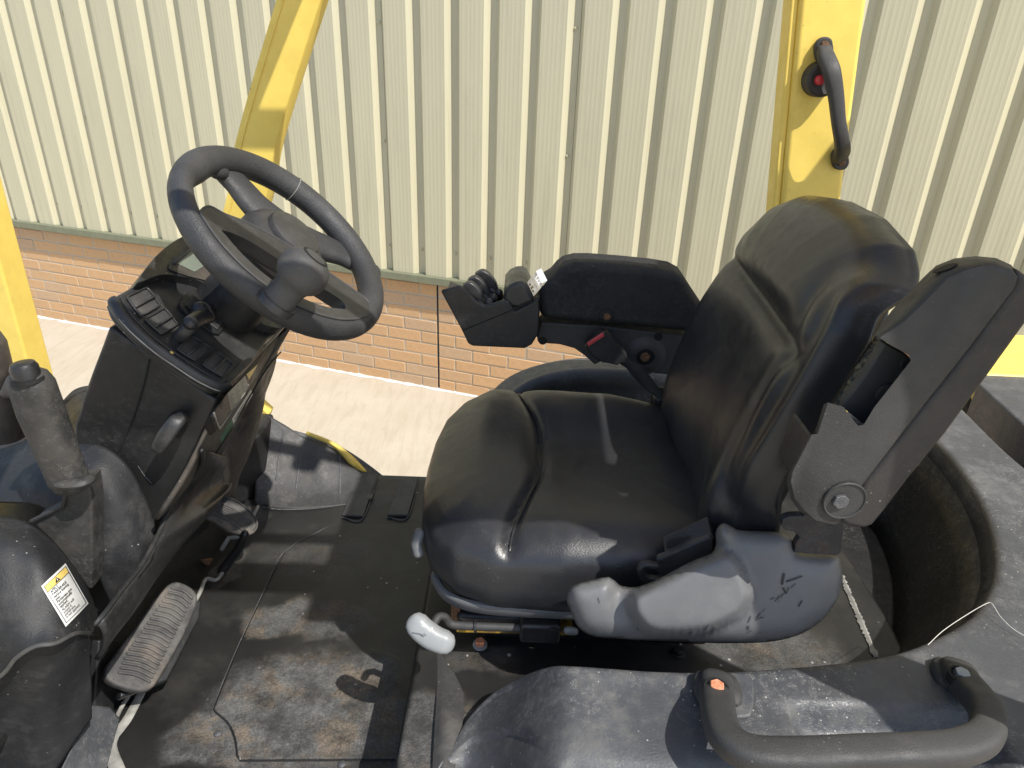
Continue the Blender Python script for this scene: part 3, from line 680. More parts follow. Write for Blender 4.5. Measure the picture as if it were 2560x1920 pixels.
# blank switch pockets: recessed floors with a raised frame and a bar across
def pocket(q):
    c = [D3(*a, .0012) for a in q]; mid = sum(c) / 4
    oc = cat([c[0] * .93 + c[1] * .07, c[0] * .5 + c[1] * .5, c[0] * .08 + c[1] * .92, c[1] * .85 + c[2] * .15, c[1] * .15 + c[2] * .85, c[2] * .92 + c[3] * .08, c[2] * .08 + c[3] * .92, c[3] * .85 + c[0] * .15, c[3] * .15 + c[0] * .85], 3, True)
    oc = resample(oc, 36, True); ic = np.array([mid + (p - mid) * .86 for p in oc])
    o = link('switch_blank', ringplate(oc, ic, NN, .0028), 'dash', dash, True, .0012, 2)
    link('pocket_floor', prism(list(np.array([mid + (p - mid) * .88 for p in oc]) - NN * .0005), NN * .0004), 'matrub', dash, False)
    a = (c[0] + c[3]) / 2 * .5 + (c[0]) * .5; m1 = (c[0] * .45 + c[3] * .55); m2 = (c[1] * .45 + c[2] * .55)
    link('divider', tube([m1 + (m2 - m1) * .07 + NN * .002, m2 + (m1 - m2) * .07 + NN * .002], .0016, .003, up=NN, seg=8, sq=4), 'dash', dash)
#  px quads: near-left, far-left, far-right, near-right
pocket([(312, 744), (368, 717), (402, 765), (350, 795)])
pocket([(358, 800), (412, 769), (446, 812), (403, 840)])
pocket([(437, 874), (480, 838), (532, 874), (487, 905)])
pocket([(500, 912), (540, 878), (584, 910), (555, 945)])
link('panel_ring', tube(np.vstack([cat([D3(302, 745, .0015), D3(330, 790, .0015), D3(380, 840, .0015), D3(440, 885, .0015), D3(500, 925, .0015), D3(548, 952, .0015), D3(560, 950, .0015), D3(605, 905, .0015)], 5)]), .0012, seg=6), 'dash', dash)
# park brake / direction switch on the panel
kb = cat([D3(*a, .001) for a in [(446, 763), (468, 732), (480, 728), (500, 742), (560, 797), (566, 806), (548, 835), (538, 838), (520, 830), (460, 785)]], 3, True)
sw = link('direction_switch', prism(list(kb), NN * .004), 'blackpl', dash, True, .0015, 3)
link('switch_plate', prism([D3(*a, .005) for a in [(462, 765), (480, 740), (556, 805), (542, 826)]], NN * .003), 'dash', dash, True, .001)
link('switch_boss', tube([D3(512, 782, .004), D3(500, 775, .026)], [.016, .012], seg=24), 'blackpl', dash)
link('switch_knob', tube(cat([D3(518, 790, .024), D3(496, 796, .032), D3(476, 808, .034)], 5), [.0115, .011, .010], .009, up=NN, seg=20), 'blackpl', dash)
link('switch_stem', tube(cat([D3(476, 815, .026), D3(460, 832, .014), D3(448, 842, .003)], 4), [.008, .008, .009], .009, seg=14, sq=3), 'dash', dash)
for a, b in (((505, 758), (513, 766)), ((525, 775), (534, 783))): link('arrow_mark', prism([D3(a[0], a[1], .0085), D3(a[0] + 4, a[1] - 1, .0085), D3(b[0] + 2, b[1] - 2, .0085), D3(b[0], b[1] + 1, .0085)], NN * .0004), 'inkw', dash, False)
link('yellow_dot', lathe(D3(429, 882, .001), NN, [(.0028, 0), (.002, .001)], 10), 'stickery', dash)
# instrument hood with display, between panel and steering shaft
def hp(px, py, h): return D3(px, py, h)
ho_ = [(348, 706), (352, 690), (385, 645), (430, 606), (475, 584), (540, 572), (625, 600), (690, 680), (722, 785), (706, 820), (650, 806), (580, 756), (510, 706), (450, 690), (400, 688)]
ih = link('instrument_hood', prism([hp(*a, .014) for a in cat([(x, y, 0) for x, y in ho_], 3, True)[:, :2]], -NN * .045), 'dash', FL, True, .009, 5, sharp=50)
link('instrument_face', prism([hp(*a, .0146) for a in cat([(x, y, 0) for x, y in [(420, 662), (500, 594), (570, 596), (650, 655), (672, 720), (600, 726), (520, 704), (450, 686)]], 3, True)[:, :2]], NN * .002), K['brown'], ih, True, .0015, 2)
lc = link('display', prism([hp(*a, .0170) for a in [(438, 657), (500, 606), (528, 606), (562, 634), (486, 680)]], NN * .0006), 'lcd', ih, False)
link('display_shade', tube([hp(436, 658, .0175), hp(470, 630, .0175), hp(500, 604, .0175)], .0025, seg=8), 'dash', ih)
# shaft shroud below the wheel
link('steering_shroud', lathe(W3(.0, .0, -.16), WN, [(.050, 0), (.049, .03), (.046, .075), (.043, .105), (.040, .118), (.03, .12)], 40), 'column', FL)

# ---------- steering wheel
th = np.linspace(0, 2 * math.pi, 97)
def nf(t):
    d = abs((math.degrees(t) - 88 + 180) % 360 - 180); u_ = min(max((84 - d) / 26, 0), 1); return u_ * u_ * (3 - 2 * u_)
sw_ = link('steering_wheel', tube([W3((RT(t) + .0065 * nf(t)) * math.cos(t), (RT(t) + .0065 * nf(t)) * math.sin(t)) for t in th], [.0205 - .0060 * nf(t) for t in th], [.0195 - .002 * nf(t) for t in th], up=WN, seg=24, cap=False, round_cap=False), 'wheel', FL)
hub = link('wheel_hub', lathe(W3(0, 0, -.035), WN, [(.038, 0), (.058, .003), (.066, .014), (.065, .026), (.058, .038), (.048, .046), (.038, .049)], 48), 'wheelflat', sw_)
link('horn_pad', lathe(W3(0, 0, .008), WN, [(.040, 0), (.0405, .008), (.038, .013), (.030, .0165), (.014, .0185), (.002, .019)], 48), 'wheelflat', sw_)
link('pad_groove', lathe(W3(0, 0, .0088), WN, [(.041, 0), (.0425, .0016), (.041, .003)], 40), 'black', sw_)
def spoke(pxs, rad, rh, h):
    pts = cat([W3(*W2(a, b, hh), hh) for (a, b), hh in zip(pxs, h)], 7)
    return link('spoke', tube(pts, rad, rh, up=WN, seg=20, sq=2.6), 'wheel', sw_)
spoke([(517, 397), (529, 406), (553, 420), (595, 463), (640, 515), (690, 560)], [.020, .028, .026, .025, .029, .034], [.012, .013, .012, .012, .014, .016], (-.002, -.004, -.009, -.013, -.015, -.015))
spoke([(926, 684), (918, 674), (900, 660), (850, 634), (790, 612), (745, 598)], [.020, .027, .025, .024, .029, .034], [.012, .013, .012, .012, .014, .016], (-.002, -.004, -.009, -.013, -.015, -.015))
# flat crescent insert with its slot
outp = [(487, 520), (490, 560), (507, 607), (541, 664), (582, 710), (640, 754), (724, 792), (800, 812), (860, 812), (900, 798), (922, 778), (918, 758), (880, 728), (830, 693), (770, 652), (700, 606), (620, 563), (560, 540), (520, 520), (500, 510)]
inp = [(519, 560), (519, 590), (530, 628), (553, 672), (592, 712), (640, 742), (700, 770), (745, 786), (800, 797), (850, 796), (872, 788), (874, 776), (850, 755), (800, 722), (745, 688), (680, 645), (610, 602), (560, 572), (535, 558), (524, 553)]
hi_ = .0155
def pol(r, t): return W3(r * math.cos(t), r * math.sin(t), hi_)
R_ = math.radians
oc = [pol(RT(t) + .0035, t) for t in np.radians(np.linspace(124, 14, 24))] + [W3(*W2(*q, hi_), hi_) for q in outp[11:-1]]
ic = [pol(RT(t) - .0150, t) for t in np.radians(np.linspace(114, 30, 20))] + [W3(*W2(*q, hi_), hi_) for q in inp[12:-3]]
oc = resample(cat(oc, 4, True), 120, True); ic = resample(cat(ic, 4, True), 120, True)
ic = np.roll(ic, -int(np.linalg.norm(ic - oc[0], axis=1).argmin()), axis=0)
ins = link('wheel_insert', ringplate(oc - WN * .014, ic - WN * .014, WN, .0175), 'wheelflat', sw_, True, .003, 3)
link('insert_piping', tube(np.vstack([oc, oc[:2]]) + WN * .0030, .0017, seg=8, cap=False, round_cap=False), 'grip', sw_)
link('inner_bar', tube(cat([W3(*W2(*a, -.004), -.004) for a in [(522, 566), (600, 612), (690, 662), (780, 718), (868, 775)]], 6), .0105, .009, up=WN, seg=16), 'wheel', sw_)
u, v = W2(611 * 1.0, 425); u, v = W2(733, 470, 0); aa = math.atan2(v, u)
ringp = [W3((RT(aa) * math.cos(aa)), (RT(aa) * math.sin(aa))) + (W3(math.cos(aa), math.sin(aa)) - WC) * .0210 * math.cos(q) + WN * .0199 * math.sin(q) for q in np.linspace(0, 2 * math.pi, 40)]
link('rim_crack', tube(ringp, .0008, seg=6, cap=False, round_cap=False), 'trim', sw_)
# spinner knob
kc = W3(*W2(695, 752, .016), .016)
ka = nrm(WN + A(-.06, .10, 0) + A(.0, .12, .0))
kn = link('spinner_knob', lathe(kc, ka, [(.0215, -.004), (.0210, .004), (.0203, .014), (.0203, .022), (.0225, .029), (.0275, .034), (.0310, .041), (.0322, .049), (.0305, .058), (.0265, .066), (.0190, .0725), (.0095, .0755), (.003, .076)], 48), 'grip', sw_)
link('knob_base', lathe(kc, ka, [(.0245, -.008), (.0250, -.002), (.0235, .0015)], 40), 'wheelflat', sw_)
link('knob_cap', lathe(kc, ka, [(.0165, .0732), (.0175, .0736), (.0165, .0742)], 40), 'black', sw_)

# ---------- hood that wraps the seat (horseshoe in plan)
ins_px = [((1150, 1850), .995), ((1165, 1795), 1.0), ((1230, 1725), 1.025), ((1300, 1683), 1.065), ((1380, 1655), 1.12), ((1430, 1652), 1.14), ((1520, 1658), 1.143), ((1640, 1666), 1.145), ((1800, 1668), 1.15), ((2000, 1655), 1.15), ((2140, 1640), 1.15), ((2250, 1620), 1.15), ((2350, 1580), 1.15), ((2430, 1530), 1.15), ((2472, 1470), 1.15), ((2487, 1400), 1.15), ((2470, 1300), 1.15), ((2420, 1200), 1.15), ((2330, 1095), 1.15)]
I_ = [P(*a, z=b) for a, b in ins_px] + [A(.82, 1.33, 1.15), A(.72, 1.39, 1.16), A(.55, 1.415, 1.18), A(.36, 1.42, 1.195), A(.24, 1.42, 1.20), A(.13, 1.42, 1.195), A(.04, 1.415, 1.165), A(-.03, 1.41, 1.10), A(-.07, 1.41, 1.03)]
O_ = [P(1085, 1930, z=1.0), P(1120, 1925, z=1.0), P(1160, 1905, z=1.005), P(1210, 1895, z=1.03), P(1270, 1888, z=1.07), A(.055, .505, 1.125), A(.085, .505, 1.138), A(.15, .50, 1.14), A(.25, .50, 1.145), A(.38, .50, 1.15), A(.52, .50, 1.15), A(.66, .50, 1.15), A(.82, .51, 1.15), A(1.0, .54, 1.15), A(1.1, .66, 1.15), A(1.08, .85, 1.15), A(1.03, 1.0, 1.15), P(2549, 1143, z=1.15), P(2406, 1011, z=1.15), A(1.02, 1.50, 1.15), A(.86, 1.53, 1.155), A(.62, 1.54, 1.17), A(.40, 1.545, 1.185), A(.26, 1.545, 1.19), A(.12, 1.545, 1.18), A(.0, 1.54, 1.14), A(-.07, 1.535, 1.07), A(-.11, 1.53, 1.0)]
n_s = 260
Ii = cat(I_, 12); Oo = cat(O_, 12); m_ = len(Ii); sI = np.linspace(0, 1, n_s); ix = np.linspace(0, 1, m_)
Ii = np.stack([np.interp(sI, ix, Ii[:, k]) for k in range(3)], 1); Oo = np.stack([np.interp(sI, ix, Oo[:, k]) for k in range(3)], 1)
rows = []
def sm(a, b, x): t = min(max((x - a) / (b - a), 0), 1); return t * t * (3 - 2 * t)
for k in range(n_s):
    i, o = Ii[k], Oo[k]; d = o - i; L = np.linalg.norm(d[:2]); dh = A(d[0], d[1], 0) / L
    zt = lambda t: i[2] * (1 - t) + o[2] * t
    rr = min(.016, L * .2); ro = min(.03, L * .3); pr_ = []
    inb = i - dh * (.05 if i[0] > .4 else .012); inb[2] = ZD - .03
    if i[0] > .5: inb = inb - A(.06 * sm(.5, .75, i[0]), 0, 0)
    pr_.append(inb)
    for t in np.linspace(.2, .9, 4): q = inb * (1 - t) + A(i[0], i[1], i[2] - rr) * t; pr_.append(q)
    for a in np.linspace(0, math.pi / 2, 6): pr_.append(A(i[0], i[1], i[2] - rr) + dh * rr * (1 - math.cos(a)) + A(0, 0, rr * math.sin(a)))
    s0, s1 = rr, L - ro
    for t in np.linspace(0, 1, 18)[1:-1]:
        s_ = s0 + (s1 - s0) * t; q = i + dh * s_; q[2] = zt(s_ / L)
        # finger recess in front of the grab handle
        if .20 < q[0] < .70 and q[1] < .70:
            dpt = sm(.335, .365, q[0]) * (1 - sm(.545, .575, q[0])) * (1 - sm(.578, .598, q[1])); q[2] -= .036 * dpt
        pr_.append(q)
    for a in np.linspace(0, math.pi / 2, 8):
        q = i + dh * (s1 + ro * math.sin(a)); q[2] = zt(1) - ro * (1 - math.cos(a))
        if .20 < q[0] < .70 and q[1] < .70: q[2] -= .030 * sm(.335, .365, q[0]) * (1 - sm(.545, .575, q[0])) * (1 - a / 1.8)
        pr_.append(q)
    for t in (.2, .6, 1.): q = o.copy(); q[2] = (zt(1) - ro) * (1 - t) + .82 * t; q[:2] += dh[:2] * .012 * t; pr_.append(q)
    rows.append(pr_)
HR = np.array(rows); hood = link('hood', gridmesh(HR[:, 4:]), 'hood', FL, True, solid=.004, sharp=0)
link('hood_well', gridmesh(HR[:, :5]), 'hoodshade', FL, True, solid=.004, sharp=0)
# end cap of the near nose, facing the footwell
nose = [P(1095, 1700, z=.99), P(1092, 1780, z=1.0), P(1085, 1850, z=1.0), P(1078, 1990, z=.99)]
# deck under the seat
dk_ = [(-.136, .56), (.62, .56), (.66, .9), (.66, 1.1), (.62, 1.44), (-.136, 1.44)]
K['deckm'] = mat_floor('deck_rubber', [((.02, .60, ZD), (.10, .06, .1), .5), ((.42, .84, ZD), (.12, .06, .1), .7), ((-.09, .66, ZD), (.05, .07, .1), .8), ((-.03, .80, ZD), (.06, .03, .1), .3)], (.262, 1.0, ZD - .015))
deck = link('hood_deck', prism([(x, y, ZD - .03) for x, y in dk_], (0, 0, .03)), 'deckm', FL, True, .008, 3)
link('deck_front', prism([(-.139, .42, .82), (-.139, 1.53, .82), (-.139, 1.53, ZD - .012), (-.139, .42, ZD - .012)], (.01, 0, 0)), 'hoodshade', FL, False)
link('nose_apron', net([[P(1092, 1610, z=ZD), P(1091, 1700, z=ZD), P(1086, 1800, z=.99), P(1080, 1900, z=.99), P(1076, 1990, z=.98)], [P(1112, 1650, z=ZD + .003), P(1116, 1720, z=ZD + .004), P(1112, 1810, z=1.0), P(1108, 1900, z=1.0), P(1105, 1990, z=.99)], [P(1135, 1680, z=ZD + .001), P(1160, 1740, z=ZD + .003), P(1155, 1820, z=.995), P(1140, 1900, z=.995), P(1135, 1990, z=.99)]], 8, 8), 'matrub', FL, True, solid=.004, sharp=0)
# ragged dried glue along the foot of the well wall
V = []; nn = 60; ga = P(2105, 1440, z=ZD + .002); gb = P(2192, 1645, z=ZD + .002)
for i in range(nn):
    c = ga + (gb - ga) * i / (nn - 1); r = .004 + random.uniform(-.0018, .0022); V += [c - A(r + random.uniform(0, .002), 0, 0), c + A(0, 0, .003), c + A(r, 0, 0)]
link('glue_line', mk(V, [(i * 3 + j, (i + 1) * 3 + j, (i + 1) * 3 + j + 1, i * 3 + j + 1) for i in range(nn - 1) for j in range(2)]), 'trim', FL)
hexbolt(P(1200, 1611, z=ZD + .004), (0, 0, 1), .0085, .008, 'rust', FL, .0115, 'white', 'rusty bolt on a pale washer')
hexbolt(P(1696, 1632, z=ZD + .002), (0, 0, 1), .0085, .008, 'blackpl', FL, .012, 'blackpl')
for p, r in (((1273, 1637), .003), ((1168, 1639), .0018), ((1120, 1662), .0018)): link('glue_spot', lathe(P(*p, z=ZD), (0, 0, 1), [(r * 1.1, 0), (r * .7, .0012), (r * .1, .0016)], 10), 'trim', FL)
# rear covers and counterweight
link('rear_cover', prism([P(2444, 957, z=1.14), P(2462, 934, z=1.14), P(2700, 940, z=1.14), P(2760, 1180, z=1.14), P(2562, 1062, z=1.14)], (0, 0, -.10)), K['hood'], FL, True, .006)
link('cover_gap', prism([P(2400, 1000, z=1.06), P(2462, 950, z=1.06), P(2800, 1160, z=1.06), P(2700, 1300, z=1.06)], (0, 0, -.02)), 'black', FL, False)
link('counterweight', prism([A(1.19, 1.60, 1.02), P(2462, 930, z=1.15) * A(1, 1, 0) + A(0, 0, 1.02), A(1.30, 2.0, 1.02) * A(1, .95, 1), A(2.2, 1.92, 1.02), A(2.2, .45, 1.02), A(1.42, .45, 1.02), A(1.42, 1.60, 1.02)][1:], (0, 0, .125)), 'yellow', FL, True, .012)
link('counterweight_body', box((1.75, 1.0, .62), .85, 1.0, .78), 'yellow', FL, True, .06)
# near grab handle
hpth = cat([P(1790, 1705, z=1.158), P(1792, 1742, z=1.168), P(1797, 1790, z=1.186), P(1818, 1845, z=1.198), P(1880, 1884, z=1.202), P(2000, 1890, z=1.203), P(2150, 1884, z=1.203), P(2300, 1878, z=1.202), P(2400, 1868, z=1.200), P(2462, 1838, z=1.196), P(2468, 1785, z=1.188), P(2440, 1740, z=1.178), P(2405, 1700, z=1.166), P(2390, 1675, z=1.158)], 8)
gh = link('grab_handle', tube(hpth, [.0200, .0200, .0185, .0175, .0180, .0180, .0180, .0180, .0175, .0180, .0195, .0200], .0150, up=(0, 0, 1), seg=28, sq=3.0), 'armrest', FL)
gh['label'] = 'grab handle on the near hood edge'
for (a, b), m, lb in (((1791, 1722), 'rust', 'rusty orange bolt'), ((2403, 1690), 'steel', 'pale zinc bolt')):
    c = P(a, b, z=1.1795)
    link('bolt_recess', lathe(c - A(0, 0, .010), (0, 0, 1), [(.0145, 0), (.0145, .0125), (.0118, .0128), (.0112, .006)], 28), 'black', gh)
    o = hexbolt(c, (0, 0, 1), .0088, .0075, m, gh, 0, 'steel', lb)
link('handle_foot', tube([P(1752, 1722, z=1.153), P(1832, 1728, z=1.153)], .024, .010, up=(0, 0, 1), seg=18, sq=3), 'armrest', gh)
link('handle_foot', tube([P(2350, 1680, z=1.153), P(2428, 1700, z=1.153)], .022, .011, up=(0, 0, 1), seg=18, sq=3), 'armrest', gh)
pd = cat([P(*a, z=1.148) for a in [(1745, 1705), (1790, 1690), (1850, 1690), (1878, 1702), (1884, 1740), (1878, 1785), (1860, 1800), (1760, 1790)]], 4, True)
link('handle_pad', prism(list(pd), (0, 0, .006)), 'hood', FL, True, .003, 3)

# ---------- far belt-side hood inner bulge already in the horseshoe; seat suspension
link('well_floor', prism([(.45, .55, ZD - .045), (1.0, .55, ZD - .045), (1.0, 1.48, ZD - .045), (.45, 1.48, ZD - .045)], (0, 0, .01)), 'hoodshade', FL, False)
link('seat_plate', prism([(-.03, .84, ZD), (.33, .84, ZD), (.33, 1.22, ZD), (-.03, 1.22, ZD)], (0, 0, .03)), 'black', FL, True, .004)
sr = link('seat_rail', prism([P(1140, 1582, y=.795), P(1432, 1590, y=.795), P(1432, 1578, y=.795), P(1200, 1566, y=.795), P(1140, 1562, y=.795)], (0, .03, 0)), plastic('worn_yellow_rail', (.46, .28, .03), .5, (600, .2), mott=.2, dust=(.42, .56, .9), dcol=(.06, .035, .02), speck=0, scratch=0), FL, True, .002)
link('suspension_box', box((.17, 1.02, 1.06), .36, .36, .10), 'black', FL, True, .01)
link('slide_bar', tube([P(1160, 1540, y=.80), P(1365, 1548, y=.80)], .011, seg=14), 'blackpl', FL)
link('slide_block', box(P(1350, 1570, y=.775), .06, .03, .035), 'blackpl', FL, True, .006)
link('slide_clamp', box(P(1382, 1570, y=.775), .015, .036, .03), 'black', FL, True, .004)
link('rail_bracket', prism([P(1128, 1508, y=.80), P(1150, 1508, y=.80), P(1152, 1560, y=.80), P(1170, 1578, y=.80), P(1126, 1560, y=.80)], (0, .02, 0)), 'rustdark', FL, True, .002)
# lever with the white grip
lv = link('seat_lever', tube(cat([P(1084, 1560, y=.755), P(1096, 1543, y=.765), P(1112, 1543, y=.77), P(1124, 1558, y=.77), P(1150, 1564, y=.77), P(1250, 1568, y=.77), P(1380, 1574, y=.77)], 7), .0062, seg=12), 'armrest', FL)
link('lever_collar', tube([P(1186, 1566, y=.77), P(1192, 1566, y=.77)], .0095, seg=14, round_cap=False), 'blackpl', lv)
link('lever_tip', tube([P(1418, 1576, y=.77), P(1436, 1578, y=.77)], .006, seg=10), 'trim', lv)
lg = link('lever_grip', tube(cat([P(1042, 1560, y=.735), P(1060, 1578, y=.73), P(1085, 1595, y=.725), P(1112, 1606, y=.722)], 8), [.0165, .0170, .0172, .0165, .0160], [.014, .0145, .015, .0145], up=(-.2, -.8, .5), seg=28, sq=2.7), 'white', lv)
gpt = P(1068, 1577, y=.7088)
def LG(px, py): return P(px, py, y=.7065)
emb = [(1054, 1561), (1072, 1569), (1076, 1572), (1076, 1581), (1071, 1577), (1069, 1572), (1053, 1564)]
link('emblem', prism([LG(*a) for a in emb], (0, -.0006, .0003)), 'sticker', lv, False)
for p in ((1080, 1570), (1081, 1575)): link('emblem', lathe(LG(*p), (0, -1, .4), [(.0011, 0), (.0008, .0006)], 10), 'sticker', lv)
link('lever_stub', tube([P(1050, 1330, y=.86), P(1040, 1360, y=.85), P(1047, 1385, y=.84)], .009, .006, seg=14), 'grey', FL)['label'] = 'grey stub of the second lever'

# ---------- seat
def pillow(outline, ctr, ez, ht, bot, disp=None, k=3.2, rings=30, n=160, under=.9):
    """outline: local 2D loop (x,y) ; frame: ctr + x*ex + y*ey + z*ez ; dome of height ht over the rim, skirt bot below"""
    ex, ey, ezv = ez; oc = resample(outline, n, True); c0 = oc.mean(0); V = [None]; Fs = []
    def pt(x, y, z): return ctr + ex * x + ey * y + ezv * z
    def zz(x, y, r):
        b = ht * (1 - r ** k) ** (1 / k) if r < 1 else 0
        return b + (disp(x, y, r) if disp else 0)
    V[0] = pt(c0[0], c0[1], zz(c0[0], c0[1], 0))
    rs = [1 - (1 - i / rings) ** 1.7 for i in range(1, rings + 1)]
    for r in rs:
        for q in oc: x, y = c0 + (q - c0) * r; V.append(pt(x, y, zz(x, y, r)))
    for f, s_ in ((.25, 1.006), (.55, 1.0), (.8, .975), (1., under)):
        for q in oc: x, y = c0 + (q - c0) * s_; V.append(pt(x, y, -bot * f))
    R = len(rs) + 4
    Fs = [(0, 1 + i, 1 + (i + 1) % n) for i in range(n)]
    for j in range(R - 1): Fs += [(1 + j * n + i, 1 + (j + 1) * n + i, 1 + (j + 1) * n + (i + 1) % n, 1 + j * n + (i + 1) % n) for i in range(n)]
    Fs.append(tuple(1 + (R - 1) * n + i for i in range(n)))
    return mk(V, Fs)
def g_(x, s_): return math.exp(-(x / s_) ** 2)
SCN = A(0, 1.02, 0)
cush = [(-.137, .93), (-.138, 1.0), (-.135, 1.08), (-.124, 1.16), (-.098, 1.225), (-.055, 1.268), (.0, 1.282), (.10, 1.28), (.20, 1.272), (.28, 1.24), (.36, 1.20), (.385, 1.02), (.37, .84), (.32, .78), (.20, .757), (.08, .752), (-.02, .757), (-.075, .78), (-.112, .82), (-.130, .87)]
gro = cat([(.015, 1.30), (.016, 1.252), (.028, 1.194), (.047, 1.118), (.054, 1.049), (.052, .98), (.044, .924), (.028, .87), (.010, .81), (.004, .765), (.002, .73)], 30)
def cdisp(x, y, r):
    d = np.hypot(gro[:, 0] - x, gro[:, 1] - y); j = d.argmin(); dg = d[j]; side = 1 if x > gro[j, 0] else -1
    z = -.012 * g_(dg, .008) - .008 * g_(dg, .024)
    yy = (y - 1.018) / .26
    back = sm(.02, .10, x)
    z += back * (-.022 * g_(yy, .62) + .006 * g_(abs(yy) - .84, .2))
    z += (1 - back) * (-.006 * sm(-.02, -.13, x) * 1) + .004 * (1 - back) * g_(x + .04, .05)
    z += .0016 * math.sin(23 * x + 9 * y) * math.sin(17 * y - 4) * (r < .93)
    z -= .012 * sm(.25, .38, x) * g_(yy, .7)
    return z * (1 - r ** 14) if r < 1 else 0
cu = link('seat_cushion', pillow(np.array(cush), A(0, 0, 1.180), (A(1, 0, 0), A(0, 1, 0), A(-.02, 0, 1)), .075, .070, cdisp, 3.0, 44, 220, .93), 'vinyl', FL, True, sharp=0)
gp = [q for q in gro if .775 < q[1] < 1.26]
def cz(x, y):
    oc = np.array(cush); c0 = resample(oc, 220, True).mean(0)
    return 1.180 + .075
co_ = cu.data; VV = np.array([v.co for v in co_.vertices]) + np.array(WL[cu])
def ctop(x, y):
    d = np.hypot(VV[:, 0] - x, VV[:, 1] - y) + (VV[:, 2] < 1.19) * 1; j = d.argsort()[:4]; return VV[j, 2].mean()
link('seat_piping', tube([A(q[0], q[1], ctop(q[0], q[1]) + .0012) for q in resample(np.array(gp), 60)], .0022, seg=8), 'blackpl', cu)
# cushion tray, grey at the near side
tr = resample(np.array([((a - .12) * .93 + .12, (b - 1.018) * .90 + 1.018) for a, b in cush]), 120, True)
link('cushion_tray', prism([A(a, b, 1.098) for a, b in tr], (0, 0, .016)), 'blackpl', FL, True, .006, 3)
link('tray_lip', tube(cat([A(-.108, .835, 1.108), A(-.085, .800, 1.106), A(-.04, .780, 1.106), A(.05, .774, 1.106), A(.20, .778, 1.106), A(.33, .80, 1.106)], 6), .006, .0125, up=(0, -.35, 1), seg=14, sq=3), 'grey', FL)
for a in (1235, 1285, 1350): link('tray_clip', tube([P(a - 10, 1484, y=.768), P(a + 14, 1486, y=.768)], .0012, .0008, seg=6), 'trim', cu)

# backrest
BT = nrm((.30, 0, .954)); BF = nrm((-.954, 0, .30)); BY = A(0, 1, 0); BC = A(.334, .998, 1.215)
bo_ = [(-.244, .02), (-.255, .10), (-.260, .19), (-.262, .28), (-.258, .350), (-.232, .412), (-.165, .450), (-.075, .467), (.03, .468), (.115, .456), (.180, .428), (.225, .375), (.248, .29), (.254, .19), (.246, .10), (.235, .03), (.20, -.02), (.1, -.04), (-.1, -.04), (-.20, -.03)]
def BX(px, py, h=.07): q = PP(px, py, BC + BF * h, BF) - BC; return q.dot(BY), q.dot(BT)
cr1 = cat([BX(*p, hh_) for p, hh_ in zip([(1790, 620), (1812, 650), (1855, 715), (1905, 785), (1952, 850), (1988, 892)], (.075, .08, .085, .085, .085, .085))], 40)          # diagonal crease under the head roll
cr2 = cat([BX(*p) for p in [(1988, 890), (1998, 850), (2015, 800), (2045, 740), (2085, 680)]], 40)                       # soft fold up the near wing
cr3 = cat([BX(*p) for p in [(1985, 898), (1950, 940), (1912, 1008), (1870, 1093), (1835, 1169), (1822, 1240)]], 40)      # inner edge of the near wing
def dist(c_, x, y): return np.hypot(c_[:, 0] - x, c_[:, 1] - y).min()
def bdisp(x, y, r):
    ax = abs(x); d1, d2, d3 = dist(cr1, x, y), dist(cr2, x, y), dist(cr3, x, y)
    z = -.018 * g_(x, .13) * (1 - .8 * sm(.22, .36, y))
    z += (-.016 * g_(d1, .011) - .006 * g_(d1, .03)) * (1 - .85 * r ** 4) - .009 * g_(d2, .018) * (1 - sm(.33, .42, y)) - .012 * g_(d3, .016)
    # near and far wings
    z += .026 * g_(x + .205, .042) * (1 - sm(.34, .44, y)) + .014 * g_(x - .205, .05) * (1 - .5 * sm(.20, .30, y))
    k_ = np.hypot(cr1[:, 0] - x, cr1[:, 1] - y).argmin(); above = 1 if y > cr1[k_, 1] else 0
    z += .008 * above * sm(.004, .05, d1) * sm(-.19, -.12, x) * (1 - sm(.12, .19, x))
    z += .0012 * math.sin(19 * x + 6 * y) * math.sin(15 * y + 2)
    return z * (1 - r ** 10)
br_me = pillow(np.array(bo_), BC, (BY, BT, BF), .086, .018, bdisp, 2.5, 90, 340, .96)
for v in br_me.vertices:
    q = A(*v.co) - BC; x, y, z = q.dot(BY), q.dot(BT), q.dot(BF)
    k_ = .046 * (1 - sm(-.245, -.13, x)) * sm(.03, .16, y) * (1 - sm(.37, .44, y)) * (1 - sm(.03, .085, z)); v.co += Vector(BF * k_)
br = link('backrest', br_me, 'vinyl', FL, True, sharp=0)
# torn foam along the near rear edge
ft = cat([BC + BY * x_ + BT * t + BF * d for x_, t, d in ((-.253, .17, .024), (-.255, .21, .032), (-.256, .25, .034), (-.256, .30, .034), (-.254, .345, .026), (-.244, .38, .008))], 8)
ft = np.array([p + A(random.uniform(-1, 1), random.uniform(-1, 1), random.uniform(-1, 1)) * .0016 for p in ft])
link('torn_edge', tube(ft, [.002, .007, .010, .009, .007, .002], .006, seg=12), 'foam', br)
link('backrest_shell', prism([BC + BY * a * .72 + BT * (b * .80 + .04) - BF * .014 for a, b in resample(np.array(bo_), 60, True)], -BF * .014), 'hood', FL, True, .006)
